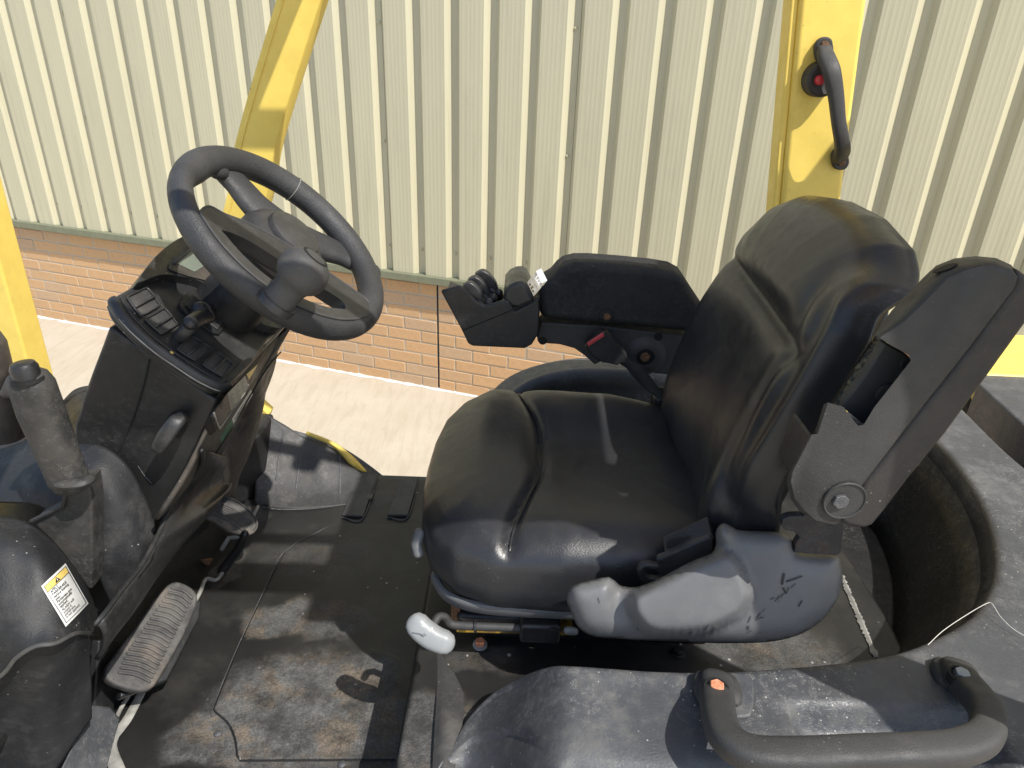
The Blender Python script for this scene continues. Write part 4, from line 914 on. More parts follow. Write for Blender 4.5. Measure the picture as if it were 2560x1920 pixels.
# recliner bracket
rbk = link('recliner_bracket', prism([P(*a, y=.715) for a in [(1953, 1315), (1957, 1298), (1975, 1292), (2012, 1290), (2022, 1275), (2060, 1280), (2112, 1292), (2110, 1330), (2104, 1382), (2090, 1390), (1985, 1382), (1990, 1360), (2000, 1345), (1985, 1330), (1962, 1325)]], (0, .012, 0)), plastic('rusted_black_steel', (.022, .022, .024), .5, (400, .3), mott=.5, dust=(.47, .66, .7), dcol=(.075, .040, .026), speck=.3, scratch=.4), FL, True, .002)
def proj0(p):
    c = M.T @ (np.array(p) - O); return CX + F * c[0] / -c[2], CY - F * c[1] / -c[2]
# near armrest folded up
ay0, ay1 = .605, .685
def AR(px, py, y=ay0): return P(px, py, y=y)
shell = [(2312, 690), (2340, 664), (2385, 646), (2440, 640), (2490, 645), (2528, 662), (2541, 690), (2535, 716), (2420, 868), (2300, 1020), (2190, 1162), (2130, 1240), (2096, 1305), (2085, 1312), (2040, 1302), (2000, 1275), (1978, 1245), (1967, 1205), (1972, 1178), (2020, 1086), (2034, 1085), (2060, 1006), (2100, 1018), (2144, 1066), (2160, 1060), (2185, 1018), (2276, 902), (2272, 888), (2192, 842), (2184, 838), (2230, 775)]
fmap = {(2312, 690): (2346, 728), (2340, 664): (2372, 700), (2385, 646): (2410, 682), (2440, 640): (2450, 668), (2490, 645): (2490, 664), (2528, 662): (2525, 674), (2184, 838): (2200, 846), (2192, 842): (2212, 853), (2230, 775): (2266, 806)}
fr_ = [AR(*fmap.get(p, (p[0] + (10 if 15 <= i <= 22 else 0), p[1])), ay0) for i, p in enumerate(shell)]
bk_ = [AR(p[0] + (0 if (p in fmap or 15 <= i <= 22) else 10), p[1] + (0 if p in fmap else 4), ay1) for i, p in enumerate(shell)]
nA = len(fr_); VA = []
rings_ = [(0, 0)] + [(1 - math.cos(f_), math.sin(f_)) for f_ in np.radians([22, 42, 58, 72, 84])] + [(1, 1)]
for si, sy in [(0, -.0)] + rings_[1:]:
    for p, q in zip(bk_, fr_):
        pp, qq = np.array(proj0(p)), np.array(proj0(q)); m_ = pp * (1 - si) + qq * si; y_ = ay1 * (1 - sy) + ay0 * sy
        VA.append(P(m_[0], m_[1], y=y_))
kR = len(rings_)
arm = link('armrest', mk(VA, [tuple(range(nA)), tuple(range(kR * nA - 1, (kR - 1) * nA - 1, -1))] + [(r_ * nA + i, r_ * nA + (i + 1) % nA, (r_ + 1) * nA + (i + 1) % nA, (r_ + 1) * nA + i) for r_ in range(kR - 1) for i in range(nA)]), 'armrest', FL, True, .004, 3, sharp=48)
arm['label'] = 'near armrest folded upright'
padp = [(2545, 672), (2585, 700), (2600, 740), (2585, 790), (2480, 935), (2370, 1085), (2275, 1200), (2215, 1280), (2185, 1316), (2160, 1326), (2120, 1318), (2098, 1308), (2110, 1284), (2134, 1243), (2194, 1166), (2304, 1024), (2424, 872), (2539, 720)]
link('armrest_pad', prism([AR(*p, ay0 + .002) for p in padp], (0, .040, 0)), 'armpad', arm, True, .008, 4, sharp=40)
link('slot_wall', prism([AR(*p, ay0 + .034) for p in [(2213, 858), (2276, 893), (2278, 908), (2160, 1062), (2108, 1020), (2114, 1003), (2152, 955), (2187, 900)]], (0, .012, 0)), 'armrest', arm, True, .002)
link('slot_hole', lathe(AR(2265, 908, ay0 + .02), (0, -1, 0), [(.006, 0), (.006, .004)], 16), 'black', arm)
link('slot_boss', lathe(AR(2217, 985, ay0 + .032), (0, -1, 0), [(.012, 0), (.012, .002), (.009, .0035), (.004, .003)], 20), 'armpad', arm)
ab = bvh_of(arm); hp_, hn_ = hit(ab, 2363, 672, .0006)
if hp_ is not None: link('arm_hole', lathe(hp_, hn_, [(.0105, 0), (.0095, .0008)], 28), 'black', arm)
link('pivot_recess', lathe(AR(2112, 1252, ay0 - .0022), (0, 1, 0), [(.0225, .0), (.0215, -.0015), (.0200, -.001), (.019, .012)], 32), 'armrest', arm)
link('pivot_hollow', lathe(AR(2108, 1252, ay0 - .0008), (0, -1, 0), [(.0192, 0), (.0185, .0012)], 28), 'black', arm)
hexbolt(AR(2099, 1250, ay0 - .0016), (0, -1, 0), .0088, .005, 'hood', arm)
link('arm_step', prism([AR(*p, ay0 + .012) for p in [(1985, 1190), (2025, 1092), (2034, 1090), (1990, 1205)]], (0, .05, 0)), 'armpad', arm, True, .002)

# ---------- grey side cover
yc = .690
topc = [(1417, 1500), (1422, 1474), (1440, 1460), (1480, 1450), (1522, 1442), (1548, 1462), (1562, 1466), (1590, 1468), (1640, 1450), (1700, 1418), (1745, 1396), (1778, 1384), (1790, 1362), (1789, 1330), (1800, 1312), (1812, 1308), (1832, 1318), (1850, 1326), (1900, 1328), (1958, 1332), (1985, 1352), (1992, 1380), (2050, 1388), (2092, 1390), (2104, 1412), (2107, 1450)]
botc = [(1417, 1505), (1428, 1530), (1440, 1560), (1460, 1580), (1490, 1592), (1540, 1596), (1590, 1600), (1640, 1602), (1690, 1604), (1740, 1606), (1790, 1608), (1840, 1608), (1890, 1607), (1930, 1604), (1970, 1596), (2005, 1584), (2035, 1566), (2060, 1546), (2080, 1520), (2095, 1495), (2103, 1470), (2107, 1452)]
from mathutils.geometry import delaunay_2d_cdt
def sheet(outline, yfun, step=7):
    ol = resample(np.array(outline, float), int(sum(np.hypot(*(np.array(outline[i]) - np.array(outline[i - 1]))) for i in range(len(outline))) / step), True); n = len(ol)
    lo_, hi_ = ol.min(0), ol.max(0); pts = [Vector(p) for p in ol]
    for y in np.arange(lo_[1], hi_[1], step):
        for x in np.arange(lo_[0], hi_[0], step):
            d = np.hypot(ol[:, 0] - x, ol[:, 1] - y).min()
            if d > step * .6: pts.append(Vector((x, y)))
    v, e, f, *_ = delaunay_2d_cdt(pts, [(i, (i + 1) % n) for i in range(n)], [list(range(n))], 1, 1e-4)
    V = []
    for q in v:
        d = np.hypot(ol[:, 0] - q.x, ol[:, 1] - q.y).min(); V.append(P(q.x, q.y, y=yfun(q.x, q.y, d)))
    return mk(V, [tuple(t) for t in f]), ol
def inside(poly, x, y):
    n = len(poly); r = False; j = n - 1
    for i in range(n):
        if (poly[i][1] > y) != (poly[j][1] > y) and x < (poly[j][0] - poly[i][0]) * (y - poly[i][1]) / (poly[j][1] - poly[i][1]) + poly[i][0]: r = not r
        j = i
    return r
pod = cat([(a, b, 0) for a, b in [(1575, 1489), (1606, 1464), (1649, 1440), (1762, 1390), (1811, 1376), (1846, 1397), (1874, 1454), (1881, 1496), (1846, 1545), (1762, 1584), (1663, 1592), (1613, 1580), (1578, 1538)]], 5, True)[:, :2]
def cov_y(x, y, d):
    b = .022 * (1 - math.exp(-d / 16.))
    dp_ = np.hypot(pod[:, 0] - x, pod[:, 1] - y).min() * (1 if inside(pod, x, y) else -1)
    b += .024 * sm(-14, 26, dp_)
    b += .010 * g_(x - 1812, 22) * sm(1400, 1330, y)
    b -= .006 * g_(x - 1545, 22) * g_(y - 1500, 50)
    return yc + .045 * min(max((1605 - y) / 290, 0), 1) - b
outl = cat([(a, b, 0) for a, b in topc + botc[::-1]], 2, True)[:, :2]
cov_me, _ol = sheet(outl, cov_y, 7)
scv = link('seat_side_cover', cov_me, 'grey', FL, True, solid=.004, sharp=0)
scv['label'] = 'scuffed grey plastic cover beside the seat'
def on_cover(x, y, h=.0012):
    d = np.hypot(_ol[:, 0] - x, _ol[:, 1] - y).min(); return P(x, y, y=cov_y(x, y, d) - h)
def proj(p):
    c = M.T @ (np.array(p) - O); return CX + F * c[0] / -c[2], CY - F * c[1] / -c[2]
rnd = random.Random(5)
sc_bm = bmesh.new()
def scuff(x, y, dx, dy, w_):
    me = tube([on_cover(x, y), on_cover(x + dx * .5, y + dy * .5), on_cover(x + dx, y + dy)], w_, .0003, up=(0, -1, .1), seg=6); sc_bm.from_mesh(me)
for _ in range(16):
    t = rnd.random(); x = 1868 + t * 112; y = 1572 - t * 108 + rnd.gauss(0, 7); scuff(x, y, rnd.uniform(1, 12), -rnd.uniform(3, 17), rnd.uniform(.0002, .0006))
scuff(1955, 1462, 6, -28, .0014); scuff(1958, 1470, 8, 14, .0012); scuff(1966, 1455, 40, -14, .0009); scuff(1997, 1516, 9, -14, .0008)
for _ in range(5):
    x = rnd.uniform(1460, 1850); y = rnd.uniform(1450, 1580); scuff(x, y, rnd.uniform(-10, 12), rnd.uniform(3, 14), .00035)
me = bpy.data.meshes.new('sc'); sc_bm.to_mesh(me); sc_bm.free(); link('scuff_marks', me, 'ink', scv)['kind'] = 'stuff'
# belt retractor bits behind the cover
link('retractor_plate', prism([P(*a, y=.742) for a in [(1640, 1430), (1643, 1400), (1700, 1375), (1776, 1342), (1784, 1350), (1780, 1385), (1700, 1425), (1650, 1448)]], (0, .012, 0)), 'armrest', FL, True, .003)
link('retractor_lid', prism([P(*a, y=.745) for a in [(1662, 1392), (1780, 1338), (1788, 1350), (1668, 1404)]], (0, .03, .01)), 'blackpl', FL, True, .003)
link('belt_strap', prism([P(*a, y=.755) for a in [(1663, 1395), (1668, 1352), (1690, 1345), (1745, 1340), (1757, 1352), (1740, 1362), (1700, 1375)]], (0, .004, 0)), 'webbing', FL, True, .001)
link('belt_loop', tube(cat([P(*a, y=.73) for a in [(1650, 1450), (1612, 1444), (1602, 1425), (1610, 1412), (1640, 1415)]], 5), .006, seg=12), 'blackpl', FL)
link('retractor_body', box(P(1640, 1430, y=.79), .07, .05, .06), 'black', FL, True, .01)

# ---------- far armrest with the control console
ya = 1.285
def FA(px, py, y=ya): return P(px, py, y=y)
fpad = [(1350, 800), (1346, 760), (1349, 728), (1362, 708), (1380, 697), (1396, 678), (1412, 666), (1440, 659), (1480, 659), (1560, 665), (1640, 673), (1688, 681), (1712, 694), (1730, 722), (1755, 760), (1755, 838), (1680, 830), (1510, 815)]
fa = link('console_armrest', prism([FA(*p, ya) for p in fpad], (0, .09, 0)), 'velvet', FL, True, .018, 5, sharp=40)
fa['label'] = 'far armrest carrying the lever console'
plt = list(cat([(1342, 848), (1345, 858), (1400, 862), (1440, 870), (1462, 885), (1488, 912), (1500, 905), (1520, 896), (1545, 905), (1600, 925), (1640, 935), (1700, 935)], 1)) if False else [(1342, 842), (1345, 858), (1400, 862), (1436, 872), (1462, 890), (1487, 913), (1500, 906), (1515, 897), (1545, 905), (1600, 925), (1640, 935), (1760, 945), (1760, 845), (1680, 836), (1510, 815), (1352, 806)]
ap = link('armrest_bracket', prism([FA(*p, ya + .012) for p in plt], (0, .05, 0)), 'armrest', FL, True, .004)
for p in ((1357, 852), (1646, 842)): link('bracket_hole', lathe(FA(*p, ya + .0112), (0, -1, 0), [(.0085, 0), (.0075, .001), (.007, .0002)], 24), 'black', ap)
bz = link('bracket_boss', lathe(FA(1612, 890, ya + .012), (0, -1, 0), [(.042, 0), (.034, .006), (.026, .009), (.019, .009), (.016, .002)], 36), 'armrest', ap)
link('boss_hollow', lathe(FA(1612, 890, ya + .008), (0, -1, 0), [(.019, 0), (.017, .0025)], 28), 'black', ap)
hexbolt(FA(1612, 892, ya + .006), (0, -1, 0), .0105, .004, 'rustdark', ap)
link('bolt_hollow', lathe(FA(1516, 788, ya + .001), (0, -1, 0), [(.017, 0), (.014, .0015), (.012, .0005)], 24), 'black', fa)
hexbolt(FA(1517, 791, ya + .0005), (0, -1, 0), .0075, .003, 'rustdark', fa)
# console body
yb = 1.262
lowc = [(1103, 727), (1197 + 0, 0)]
cb = [(1101, 728), (1152, 822), (1170, 860), (1182, 866), (1240, 870), (1312, 872), (1330, 862), (1343, 846), (1346, 800), (1349, 732), (1334, 750), (1287, 772), (1155, 825)]
wallp = [(1101, 728), (1145, 715), (1158, 719), (1172, 733), (1192, 755), (1212, 764), (1238, 759), (1264, 750), (1274, 754), (1288, 778), (1333, 755), (1349, 740), (1349, 800), (1346, 836), (1330, 862), (1312, 872), (1182, 866), (1170, 860), (1152, 822)]
cons = link('lever_console', prism([FA(*p, yb) for p in wallp], (0, .012, 0)), 'blackpl', FL, True, .004, 3, sharp=35)
link('console_seam', tube([FA(1157, 826, yb - .0006), FA(1240, 792, yb - .0006), FA(1332, 753, yb - .0006)], .0011, seg=6), 'black', cons)
bodyp = [(1110, 738), (1196, 775), (1232, 780), (1290, 790), (1346, 760), (1346, 836), (1330, 862), (1312, 871), (1184, 865), (1172, 858), (1155, 822)]
link('console_body', prism([FA(*p, yb + .010) for p in bodyp], (0, .10, 0)), 'blackpl', cons, True, .006)
headp = [(1258, 752), (1260, 728), (1272, 714), (1290, 706), (1306, 705), (1316, 710), (1326, 728), (1338, 756), (1300, 775), (1270, 770)]
hd = link('console_head', prism([FA(*p, yb + .006) for p in headp], (0, .115, .0)), plastic('console_head_plastic', (.028, .028, .027), .34, (1300, .06), mott=.2, dust=(.55, .8, .2), speck=.3, scratch=.2), FL, True, .010, 5, sharp=40)
# printed symbol frames on the head
hn = None
q0, q1, q2 = FA(1316, 712, yb + .006), FA(1338, 756, yb + .006), FA(1316, 712, yb + .12)
hn = nrm(np.cross(q1 - q0, q2 - q0)); hn = hn if hn[0] > 0 else -hn
def HD(px, py, h=.001): return PP(px, py, q0 + hn * h, hn)
def frame_quad(c):
    V = [HD(*p) for p in c]; m = sum(V) / 4; inn = [m + (v - m) * .86 for v in V]
    link('label_frame', ringplate(V, inn, hn, .0004), 'inkw', hd, False)
A1 = [(1318, 706), (1331, 689), (1346, 722), (1334, 740)]
def lerp4_(c, s, t): return tuple((np.array(c[0]) * (1 - s) + np.array(c[1]) * s) * (1 - t) + (np.array(c[3]) * (1 - s) + np.array(c[2]) * s) * t)
frame_quad(A1)
A2 = [(1334, 691), (1340, 678), (1355, 708), (1349, 718)]
frame_quad(A2)
for c, S in ((A1, [(.12, .1, .42, .42), (.58, .1, .9, .42), (.12, .58, .42, .9), (.58, .58, .9, .9)]), (A2, [(.2, .1, .8, .42), (.2, .58, .8, .9)])):
    for s0, t0, s1, t1 in S:
        for a, b, cc, d in ((s0, t0, s1, t0 + .07), (s1 - .08, t0, s1, t1), (s0, t1 - .08, s1 - .1, t1)):
            link('label_symbol', prism([HD(*lerp4(c, a, b)), HD(*lerp4(c, cc, b)), HD(*lerp4(c, cc, d)), HD(*lerp4(c, a, d))], hn * .0004), 'inkw', hd, False)
# three finger levers
for k, (dx, dy) in enumerate(((0, 0), (13, -14), (31, -29))):
    y0 = yb + .018 + k * .030; sc_ = [1, 1.02, 1.1][k]
    base = np.array([1155 + dx, 711 + dy])
    ol = [(0, 8), (7, 0), (20, -4), (36, 6), (50, 26), (54, 44), (48, 52), (38, 56), (22, 42), (8, 24)]
    ol = [(base[0] + a * sc_, base[1] + b * sc_) for a, b in ol]
    fo = link('finger_lever', prism(list(cat([FA(*p, y0) for p in ol], 3, True)), (0, .020, 0)), 'dash', cons, True, .0035, 3, sharp=50)
    link('lever_foot', tube([FA(1196 + dx, 752 + dy, y0 + .010), FA(1214 + dx, 768 + dy, y0 + .010)], .012, seg=14), 'dash', cons)
    link('lever_roller', tube([FA(1222 + dx * .8, 756 + dy * .8, y0), FA(1222 + dx * .8, 756 + dy * .8, y0 + .02)], .009, seg=16), 'dash', cons)
# belt buckle
yk = 1.245
bk = [(1462, 866), (1466, 856), (1510, 827), (1520, 834), (1545, 862), (1568, 888), (1569, 897), (1545, 915), (1500, 905), (1478, 890)]
kb_ = link('belt_buckle', prism([P(*p, y=yk) for p in bk], (0, .022, 0)), 'blackpl', FL, True, .004, 3, sharp=35)
kb_['label'] = 'belt buckle with a red release button'
link('release_button', prism([P(*p, y=yk - .001) for p in [(1467, 858), (1508, 831), (1511, 841), (1471, 867)]], (0, .006, 0)), 'red', kb_, True, .0015)
link('buckle_emboss', tube([P(1503, 902, y=yk - .0008), P(1507, 908, y=yk - .0008), P(1530, 893, y=yk - .0008), P(1528, 888, y=yk - .0008)], .0006, seg=6), 'armrest', kb_)
wb0 = cat([P(1540, 905, y=yk + .004), P(1565, 920, y=yk), P(1585, 945, y=1.235), P(1615, 975, y=1.225), P(1645, 995, y=1.215), P(1665, 1010, y=1.205)], 5)
wb1 = cat([P(1566, 890, y=yk + .004), P(1580, 902, y=yk), P(1612, 925, y=1.235), P(1640, 960, y=1.225), P(1660, 990, y=1.215), P(1672, 1008, y=1.205)], 5)
link('belt_webbing', gridmesh(np.array([wb0, (wb0 + wb1) / 2 + A(0, -.002, .001), wb1])), 'webbing', kb_, True, solid=.003, sharp=0)
link('belt_anchor', box(P(1690, 1010, y=1.24), .10, .05, .06), 'blackpl', FL, True, .015)

# ---------- front cowl
ca = [[P(*q[:2], y=q[2]) for q in r] for r in (
    [(-140, 1140, .90), (10, 1120, .88), (100, 1092, .86), (195, 1104, .84), (271, 1122, .828), (333, 1183, .82), (383, 1295, .815), (402, 1385, .815)],
    [(-140, 1180, .86), (10, 1168, .84), (100, 1150, .825), (180, 1165, .80), (245, 1195, .787), (300, 1265, .78), (350, 1365, .78), (376, 1440, .785)],
    [(-140, 1220, .83), (10, 1218, .81), (90, 1212, .79), (160, 1235, .775), (220, 1290, .765), (270, 1368, .76), (312, 1450, .762), (332, 1505, .77)],
    [(-140, 1248, .81), (10, 1254, .79), (90, 1262, .775), (148, 1298, .762), (200, 1360, .755), (240, 1430, .752), (272, 1498, .755), (288, 1550, .765)])]
cw = link('front_cowl', net(ca, 10, 10), 'cowl', FL, True, solid=.006, sharp=0)
link('cowl_hole', lathe(P(37, 1192, y=.822), nrm((0, -.5, .8)), [(.0035, 0), (.003, .0015)], 14), 'black', cw)
# skirt of the cowl above the pedals
st = resample(cat([C3(505, 1128, .012), C3(505, 1160, .012), P(470, 1210, x=-.49), P(420, 1285, x=-.50), P(392, 1345, x=-.50), P(350, 1420, x=-.50), P(310, 1470, x=-.50), P(262, 1535, x=-.50), P(240, 1560, x=-.505)], 6), 50)
sb_ = resample(cat([C3(600, 1165, .0), P(575, 1215, x=-.52), P(530, 1280, x=-.525), P(470, 1345, x=-.525), P(432, 1392, x=-.525), P(385, 1455, x=-.525), P(335, 1530, x=-.525), P(280, 1600, x=-.525), P(245, 1652, x=-.53)], 6), 50)
G = np.array([st * (1 - t) + sb_ * t + A(.014, -.003, .006) * math.sin(math.pi * t) ** .7 for t in np.linspace(0, 1, 10)])
sk = link('cowl_skirt', gridmesh(G), 'column', FL, True, solid=.006, sharp=0)
link('skirt_lip', tube(st + A(.0, 0, .001), .0032, seg=10), 'column', sk)
link('skirt_seam', tube([P(398, 1338, x=-.482), P(385, 1380, x=-.482), P(350, 1430, x=-.486)], .001, seg=6), 'black', sk)
# black sheets that paint in the shade between column and skirt
link('cowl_dark_sheet', gridmesh(np.array([[P(300, 1200, x=-.62), P(560, 1120, x=-.60)], [P(200, 1560, x=-.62), P(520, 1320, x=-.60)]])), 'black', FL, False, solid=.004)
link('cowl_dark_floor', prism([(-1.15, .45, 1.02), (-.64, .45, 1.02), (-.64, 1.35, 1.0), (-1.15, 1.35, 1.0)], (0, 0, .01)), 'black', FL, False)
# near cowl block with the warning label
nb = [[P(-160, 1275, y=.74), P(-20, 1288, y=.73), P(60, 1303, y=.725), P(115, 1335, y=.72), P(172, 1398, y=.715), P(222, 1475, y=.715), P(246, 1540, y=.72)],
      [P(-160, 1330, y=.68), P(-20, 1350, y=.67), P(50, 1375, y=.665), P(108, 1405, y=.66), P(165, 1450, y=.665), P(214, 1510, y=.68), P(243, 1556, y=.70)],
      [P(-160, 1450, y=.625), P(-20, 1475, y=.622), P(45, 1495, y=.62), P(100, 1515, y=.62), P(155, 1530, y=.628), P(206, 1548, y=.65), P(240, 1566, y=.685)],
      [P(-160, 1600, y=.595), P(-20, 1600, y=.592), P(40, 1585, y=.592), P(92, 1585, y=.594), P(145, 1575, y=.605), P(196, 1565, y=.632), P(237, 1574, y=.675)],
      [P(-160, 1745, y=.575), P(-10, 1695, y=.575), P(45, 1640, y=.578), P(92, 1612, y=.582), P(142, 1604, y=.592), P(192, 1580, y=.622), P(235, 1580, y=.67)]]
cb_ = link('near_cowl', net(nb, 10, 10), 'cowl', FL, True, solid=.006, sharp=0)
edge2 = cat(nb[4], 8)
link('cowl_seam', tube(edge2 + A(.001, -.003, .001), .0026, seg=8), 'grip', cb_)
nl = [[p + A(-.002, .004, -.002) for p in nb[4]],
      [P(-160, 1800, y=.60), P(-10, 1760, y=.60), P(50, 1715, y=.60), P(95, 1690, y=.60), P(140, 1675, y=.61), P(185, 1655, y=.63), P(226, 1640, y=.665)],
      [P(-160, 1900, y=.61), P(-10, 1880, y=.61), P(50, 1850, y=.61), P(95, 1820, y=.61), P(135, 1790, y=.62), P(180, 1750, y=.64), P(229, 1715, y=.66)],
      [P(-160, 2060, y=.60), P(-10, 2050, y=.60), P(50, 2010, y=.60), P(95, 1970, y=.605), P(140, 1925, y=.615), P(185, 1860, y=.635), P(230, 1795, y=.66)]]
link('lower_cowl', net(nl, 10, 10), K['cowl'], FL, True, solid=.006, sharp=0)
# warning sticker
nbv = bvh_of(cb_)
Lq = [(109, 1467), (161, 1417), (213, 1508), (163, 1560)]
def LL(s_, t): return lerp4(Lq, s_, t)
def stick(name, s0, t0, s1, t1, h, mat, par=None, solid=0, nu=8, nv=10, fn=None):
    G_ = []
    for i in range(nu):
        row = []
        for j in range(nv):
            s_, t = s0 + (s1 - s0) * i / (nu - 1), t0 + (t1 - t0) * j / (nv - 1)
            q, n_ = hit(nbv, *LL(s_, t), h); row.append(q)
        G_.append(row)
    return link(name, gridmesh(np.array(G_)), mat, par or FL, True, sharp=0)
lab = stick('warning_label', -.065, -.05, 1.065, 1.055, .0010, 'sticker')
stick('label_band', .02, .012, .98, .155, .0015, 'stickery', lab)
for q in ((0, 0, .02, 1), (.98, 0, 1, 1), (0, 0, 1, .012), (0, .988, 1, 1), (0, .155, 1, .166)): stick('label_border', *q, .0018, 'ink', lab)
def spoly(name, pts, h, mat): link(name, mk([hit(nbv, *LL(*p), h)[0] for p in pts], [tuple(range(len(pts)))]), mat, lab, False)
spoly('hazard_triangle', [(.39, .138), (.61, .138), (.50, .025)], .0019, 'ink')
spoly('hazard_mark', [(.483, .115), (.517, .115), (.510, .06), (.490, .06)], .0022, 'sticker')
lines = [('APPLY', .235, 1), ('PARKBRAKE', .305, 1), ('before leaving', .375, 1), ('seat.', .44, 1), ('Parkbrake not', .51, 1), ('automatically', .575, 1), ('applied.', .64, 1), ('ALARM will', .73, 0), ('sound if', .795, 0), ('parkbrake', .86, 0), ('is not applied.', .925, 0)]
for tx, t, b in lines:
    o = text(tx, (0, 0, 0), (1, 0, 0), (0, 1, 0), 1, 'ink', lab, bold=.012 if b else 0)
    me = o.data; n = len(me.vertices); co = np.empty(n * 3); me.vertices.foreach_get('co', co); co = co.reshape(-1, 3) + np.array(WL[o])
    new = np.array([hit(nbv, *LL(.10 + v[0] * .118, t - v[1] * .083), .0019)[0] for v in co]); cm = (new.min(0) + new.max(0)) / 2
    me.vertices.foreach_set('co', (new - cm).ravel()); me.update(); WL[o] = Vector(cm); o.location = WL[o] - WL[lab]
# park brake lever
yl = .715
gpth = cat([P(80, 960, y=yl), P(102, 1025, y=yl), P(128, 1090, y=yl), P(152, 1150, y=yl), P(172, 1200, y=yl)], 6)
lev = link('park_brake_lever', tube(gpth, [.0235, .0245, .0232, .0228, .0222], [.021, .022, .021, .020, .020], up=(0, -1, .2), seg=26, sq=2.4), 'lever', FL)
link('lever_horn', tube(cat([P(80, 962, y=yl - .004), P(45, 968, y=yl - .004), P(15, 982, y=yl - .004)], 5), [.020, .017, .006], [.017, .013, .006], up=(0, -1, .2), seg=18), 'lever', lev)
link('lever_button', lathe(P(72, 952, y=yl - .006), nrm(P(60, 925, y=yl) - P(75, 965, y=yl)), [(.0145, 0), (.0145, .017), (.012, .022), (.006, .0235)], 28), 'blackpl', lev)
link('button_well', lathe(P(72, 952, y=yl - .006), nrm(P(60, 925, y=yl) - P(75, 965, y=yl)), [(.0180, .001), (.0172, .005), (.0150, .0042)], 28), 'black', lev)
link('grip_lip', tube(cat([P(137, 1203, y=yl - .006), P(165, 1210, y=yl - .018), P(205, 1207, y=yl - .016), P(226, 1196, y=yl - .004)], 6), [.008, .009, .009, .007], .006, seg=12), 'lever', lev)
blade = [(158, 1210), (222, 1200), (230, 1260), (231, 1400), (229, 1476), (218, 1470), (180, 1420), (120, 1345), (78, 1306), (120, 1285), (155, 1268), (163, 1240)]
link('lever_blade', prism([P(*p, y=yl + .010) for p in blade], (0, .03, 0)), K['lever'], lev, True, .008, 4, sharp=40)
link('blade_edge', tube([P(80, 1303, y=yl + .008), P(120, 1283, y=yl + .008), P(157, 1266, y=yl + .008), P(163, 1240, y=yl + .008)], .003, seg=8), 'armpad', lev)
# hydraulic hose column at the left edge
link('lift_cylinder', tube([P(-40, 860, y=.98), P(-8, 980, y=.98), P(22, 1115, y=.98), P(30, 1180, y=.98)], .030, seg=24), plastic('cylinder_black', (.045, .038, .032), .4, (900, .1), mott=.3, dust=(.4, .7, .5), dcol=(.12, .10, .08), speck=.2, scratch=.3), FL)
link('cylinder_band', tube([P(15, 1092, y=.977), P(19, 1107, y=.977)], .0325, seg=24, round_cap=False), 'trim', FL)
for dx in (0, 8): link('hydraulic_hose', tube([P(2 + dx, 930, y=1.05), P(22 + dx, 1000, y=1.05), P(42 + dx, 1075, y=1.05)], .006, seg=10), 'blackpl', FL)
# far side of the cowl
fc_ = [[P(60, 1075, y=1.38), P(110, 1035, y=1.40), P(148, 1010, y=1.42), P(186, 974, y=1.43), P(232, 962, y=1.44), P(300, 955, y=1.44)],
       [P(66, 1085, y=1.34), P(116, 1048, y=1.36), P(154, 1026, y=1.38), P(196, 992, y=1.39), P(240, 978, y=1.40), P(300, 975, y=1.40)],
       [P(75, 1100, y=1.25), P(122, 1078, y=1.27), P(160, 1060, y=1.28), P(205, 1035, y=1.29), P(250, 1025, y=1.30), P(300, 1020, y=1.30)],
       [P(60, 1130, y=1.12), P(130, 1120, y=1.12), P(180, 1115, y=1.12), P(220, 1110, y=1.12), P(260, 1110, y=1.12), P(300, 1110, y=1.12)]]
link('far_cowl', net(fc_, 8, 8), 'cowl', FL, True, solid=.006, sharp=0)
link('cowl_rim', tube(cat([P(148, 1018, y=1.41), P(176, 996, y=1.41), P(205, 984, y=1.41), P(232, 976, y=1.41)], 5), .006, seg=10), 'cowl', FL)

# ---------- overhead guard
og = link('overhead_guard', box((.26, YM, 2.23), 1.20, 1.16, .045), 'yellow', FL) if False else None
def beam(a, b, wx, wy, name, mat='yellow', par=None, bev=.012):
    """post of rectangular section, a bottom and b top"""
    a, b = A(*a), A(*b); ex = A(1, 0, 0)
    V = []
    for c in (a, b):
        for sx, sy in ((-1, -1), (1, -1), (1, 1), (-1, 1)): V.append(c + A(sx * wx / 2, sy * wy / 2, 0))
    me = mk(V, [(3, 2, 1, 0), (4, 5, 6, 7), (0, 1, 5, 4), (1, 2, 6, 5), (2, 3, 7, 6), (3, 0, 4, 7)])
    return link(name, me, mat, par or FL, True, bev, 4)
yr = 1.38
rp = None
pcx = lambda z: .566 + (.5295 - .566) * (z - 1.594) / (1.935 - 1.594)
def rearpost(y, dx=0):
    zs = [1.10, 1.20, 1.32, 1.44, 1.56, 1.66, 1.8, 1.95, 2.1, 2.22]; V = []
    for z in zs:
        x0 = dx * (1 if z < 2 else max(0, (2.22 - z) / .22)) + pcx(max(z, 1.50)) + (.0 if z > 1.50 else (1.50 - z) * .40 + .3 * (1.50 - z) ** 2)
        for sx, sy in ((-.057, 0), (.057, 0), (.057, .064), (-.057, .064)): V.append(A(x0 + sx, y + sy, z))
    n = len(zs); Fs = [(i * 4 + k, i * 4 + (k + 1) % 4, (i + 1) * 4 + (k + 1) % 4, (i + 1) * 4 + k) for i in range(n - 1) for k in range(4)] + [(3, 2, 1, 0), tuple(range((n - 1) * 4, n * 4))]
    return link('rear_post', mk(V, Fs), 'yellow', FL, True, .009, 4)
rp = rearpost(yr); rearpost(.41, .13)
link('post_lip', prism([(pcx(z) - sx, yr + .010, z) for z, sx in ((1.51, .056), (2.2, .056), (2.2, .070), (1.51, .070))], (0, .045, 0)), 'yellow', rp, True, .004)
yfp = 1.40
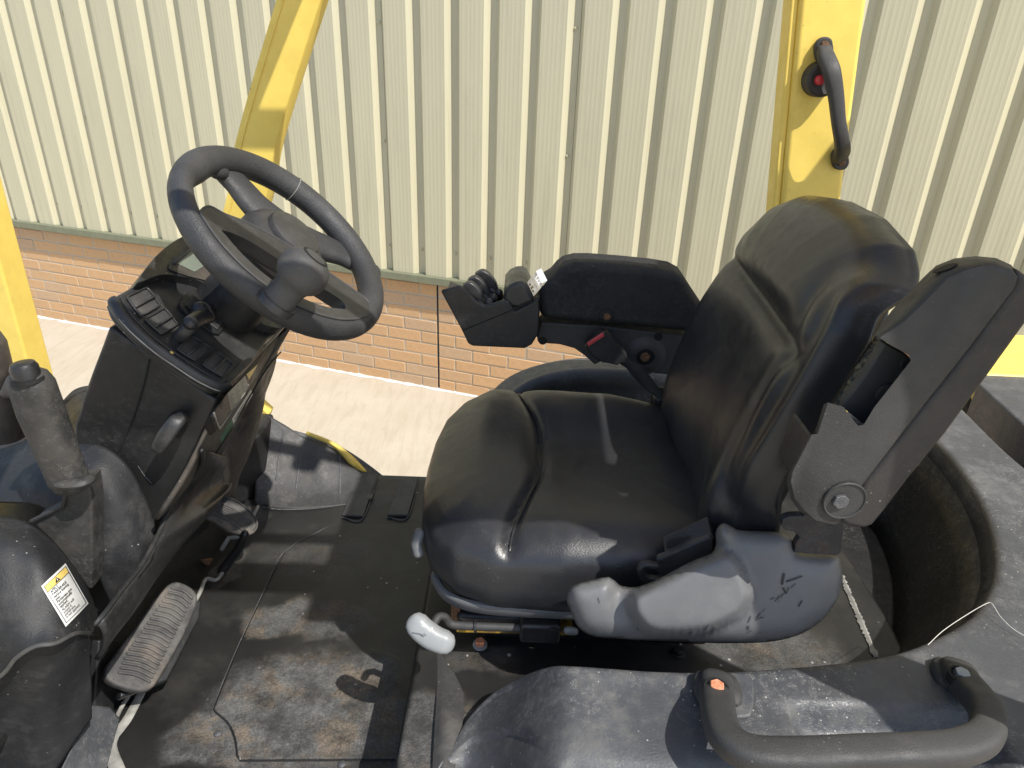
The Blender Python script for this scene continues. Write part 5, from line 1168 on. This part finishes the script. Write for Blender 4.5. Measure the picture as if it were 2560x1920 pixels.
fpp = [A(-.96, 0, .95), A(-.80, 0, 1.02), A(-.66, 0, 1.30), A(-.5455, 0, 1.5425), A(-.5055, 0, 1.6675), A(-.4005, 0, 1.907), A(-.30, 0, 2.12), A(-.24, 0, 2.22)]
def frontpost(y):
    c = cat(fpp, 5); V = []
    ws = .039; dp = .052
    for p in c:
        for sx, sy in ((-ws, 0), (-ws + .003, -.0), (ws - .002, 0), (ws, .002), (ws, dp), (-ws, dp)): V.append(A(p[0] + sx, y + sy, p[2]))
    n = len(c); Fs = [(i * 6 + k, i * 6 + (k + 1) % 6, (i + 1) * 6 + (k + 1) % 6, (i + 1) * 6 + k) for i in range(n - 1) for k in range(6)] + [tuple(range(5, -1, -1)), tuple(range((n - 1) * 6, n * 6))]
    return link('front_post', mk(V, Fs), 'yellow', FL, True, .006, 3, sharp=50)
fpo = frontpost(yfp); frontpost(.43)
link('post_weld', tube([q + A(-.027, yfp - .001, 0) for q in cat(fpp, 5)[8:]], .002, seg=6), 'yellow', fpo)
roofz = 2.235
rf = link('guard_frame', box((.33, .455, roofz), 1.25, .075, .05), 'yellow', FL, True, .01)
link('guard_rail', box((.33, 1.50, roofz), 1.25, .075, .05), 'yellow', rf, True, .01)
link('guard_rail', box((-.26, .98, roofz), .075, .98, .048), 'yellow', rf, True, .01)
link('guard_rail', box((.92, .98, roofz), .075, .98, .048), 'yellow', rf, True, .01)
link('shade_plate', box((.5425, .65, roofz - .01), .325, .62, .012), 'yellow', rf, True, .003)  # unseen plate, added and sized to shade the seat
link('shade_plate', box((.7225, .92, roofz - .004), .06, .15, .012), 'yellow', rf, True, .003)  # unseen plate, added to keep a sun streak off the far armrest
link('shade_plate', box((.80, .65, roofz - .01), .12, .62, .012), 'yellow', rf, True, .003)  # unseen plate, added for seat shade; the gap before it lets a sliver through
for y in (.585, .87, 1.005, 1.14, 1.275, 1.40): link('guard_bar', box((.07, y, roofz - .005), .64, .022, .035), 'yellow', rf, True, .004)
link('guard_rail', box((.23, 1.15, roofz), .06, .66, .03), 'yellow', rf, True, .006)
# mast upright seen at the left edge
mx = P(100, 1015, y=1.36)
mu = link('mast_upright', prism([A(mx[0] - .17, 1.36, mx[2] - .02), A(mx[0] - .07, 1.36, mx[2] - .01), mx, A(mx[0] + .012, 1.36, 2.0), A(mx[0] - .17, 1.36, 2.0)], (0, .07, 0)), 'yellow', FL, True, .006)
link('mast_foot', prism([P(35, 1000, y=1.33), P(52, 1015, y=1.33), P(70, 1060, y=1.33), P(40, 1035, y=1.33)], (0, .05, 0)), 'yellow', FL, True, .004)
# horn handle on the rear post
yh = yr - .001
def HH(px, py, s_=0): return P(px, py, y=yh - s_)
ho = cat([HH(*p, 0) for p in [(2033, 135), (2033, 112), (2044, 97), (2060, 92), (2073, 98), (2077, 112), (2078, 128), (2070, 150), (2040, 152)]], 4, True)
hh = link('post_handle', prism(list(ho), (0, -.012, 0)), 'armrest', rp, True, .003)
lo_ = cat([HH(*p, 0) for p in [(2075, 385), (2085, 372), (2110, 376), (2117, 395), (2116, 410), (2105, 422), (2085, 421), (2077, 408)]], 4, True)
link('handle_foot', prism(list(lo_), (0, -.012, 0)), 'armrest', rp, True, .003)
hb = cat([HH(2060, 122, .012), HH(2066, 145, .030), HH(2079, 180, .048), HH(2090, 240, .055), HH(2096, 300, .056), HH(2104, 350, .052), HH(2106, 378, .036), HH(2100, 396, .012)], 7)
link('handle_bar', tube(hb, [.013, .0145, .0145, .0125, .0115, .012, .014, .014], [.008, .010, .011, .011, .011, .011, .010, .009], up=(0, -1, 0), seg=20, sq=3), 'armrest', rp)
link('horn_boss', lathe(HH(2045, 197, 0), (0, -1, 0), [(.030, 0), (.030, .022), (.0285, .028), (.024, .031), (.014, .027)], 36), 'armpad', rp)
link('horn_button', lathe(HH(2047, 200, .026), (0, -1, 0), [(.0085, 0), (.0085, .006), (.007, .0085), (.003, .0095)], 24), 'redhorn', rp)
hexbolt(HH(2060, 113, .012), (0, -1, 0), .0075, .006, 'rustdark', rp); hexbolt(HH(2103, 406, .012), (0, -1, 0), .0068, .006, 'rustdark', rp)

# ================================================================== loose thread on the rear hood
tpt = [P(2320, 1612, z=1.158), P(2360, 1575, z=1.156), P(2420, 1535, z=1.16), P(2468, 1508, z=1.165), P(2482, 1512, z=1.166), P(2500, 1540, z=1.162), P(2530, 1570, z=1.158), P(2565, 1592, z=1.156)]
o = link('thread', tube(cat(tpt, 6), .00045, seg=5), 'thread', None); o['label'] = 'thin white thread lying over the rim of the rear hood'; o['category'] = 'thread'
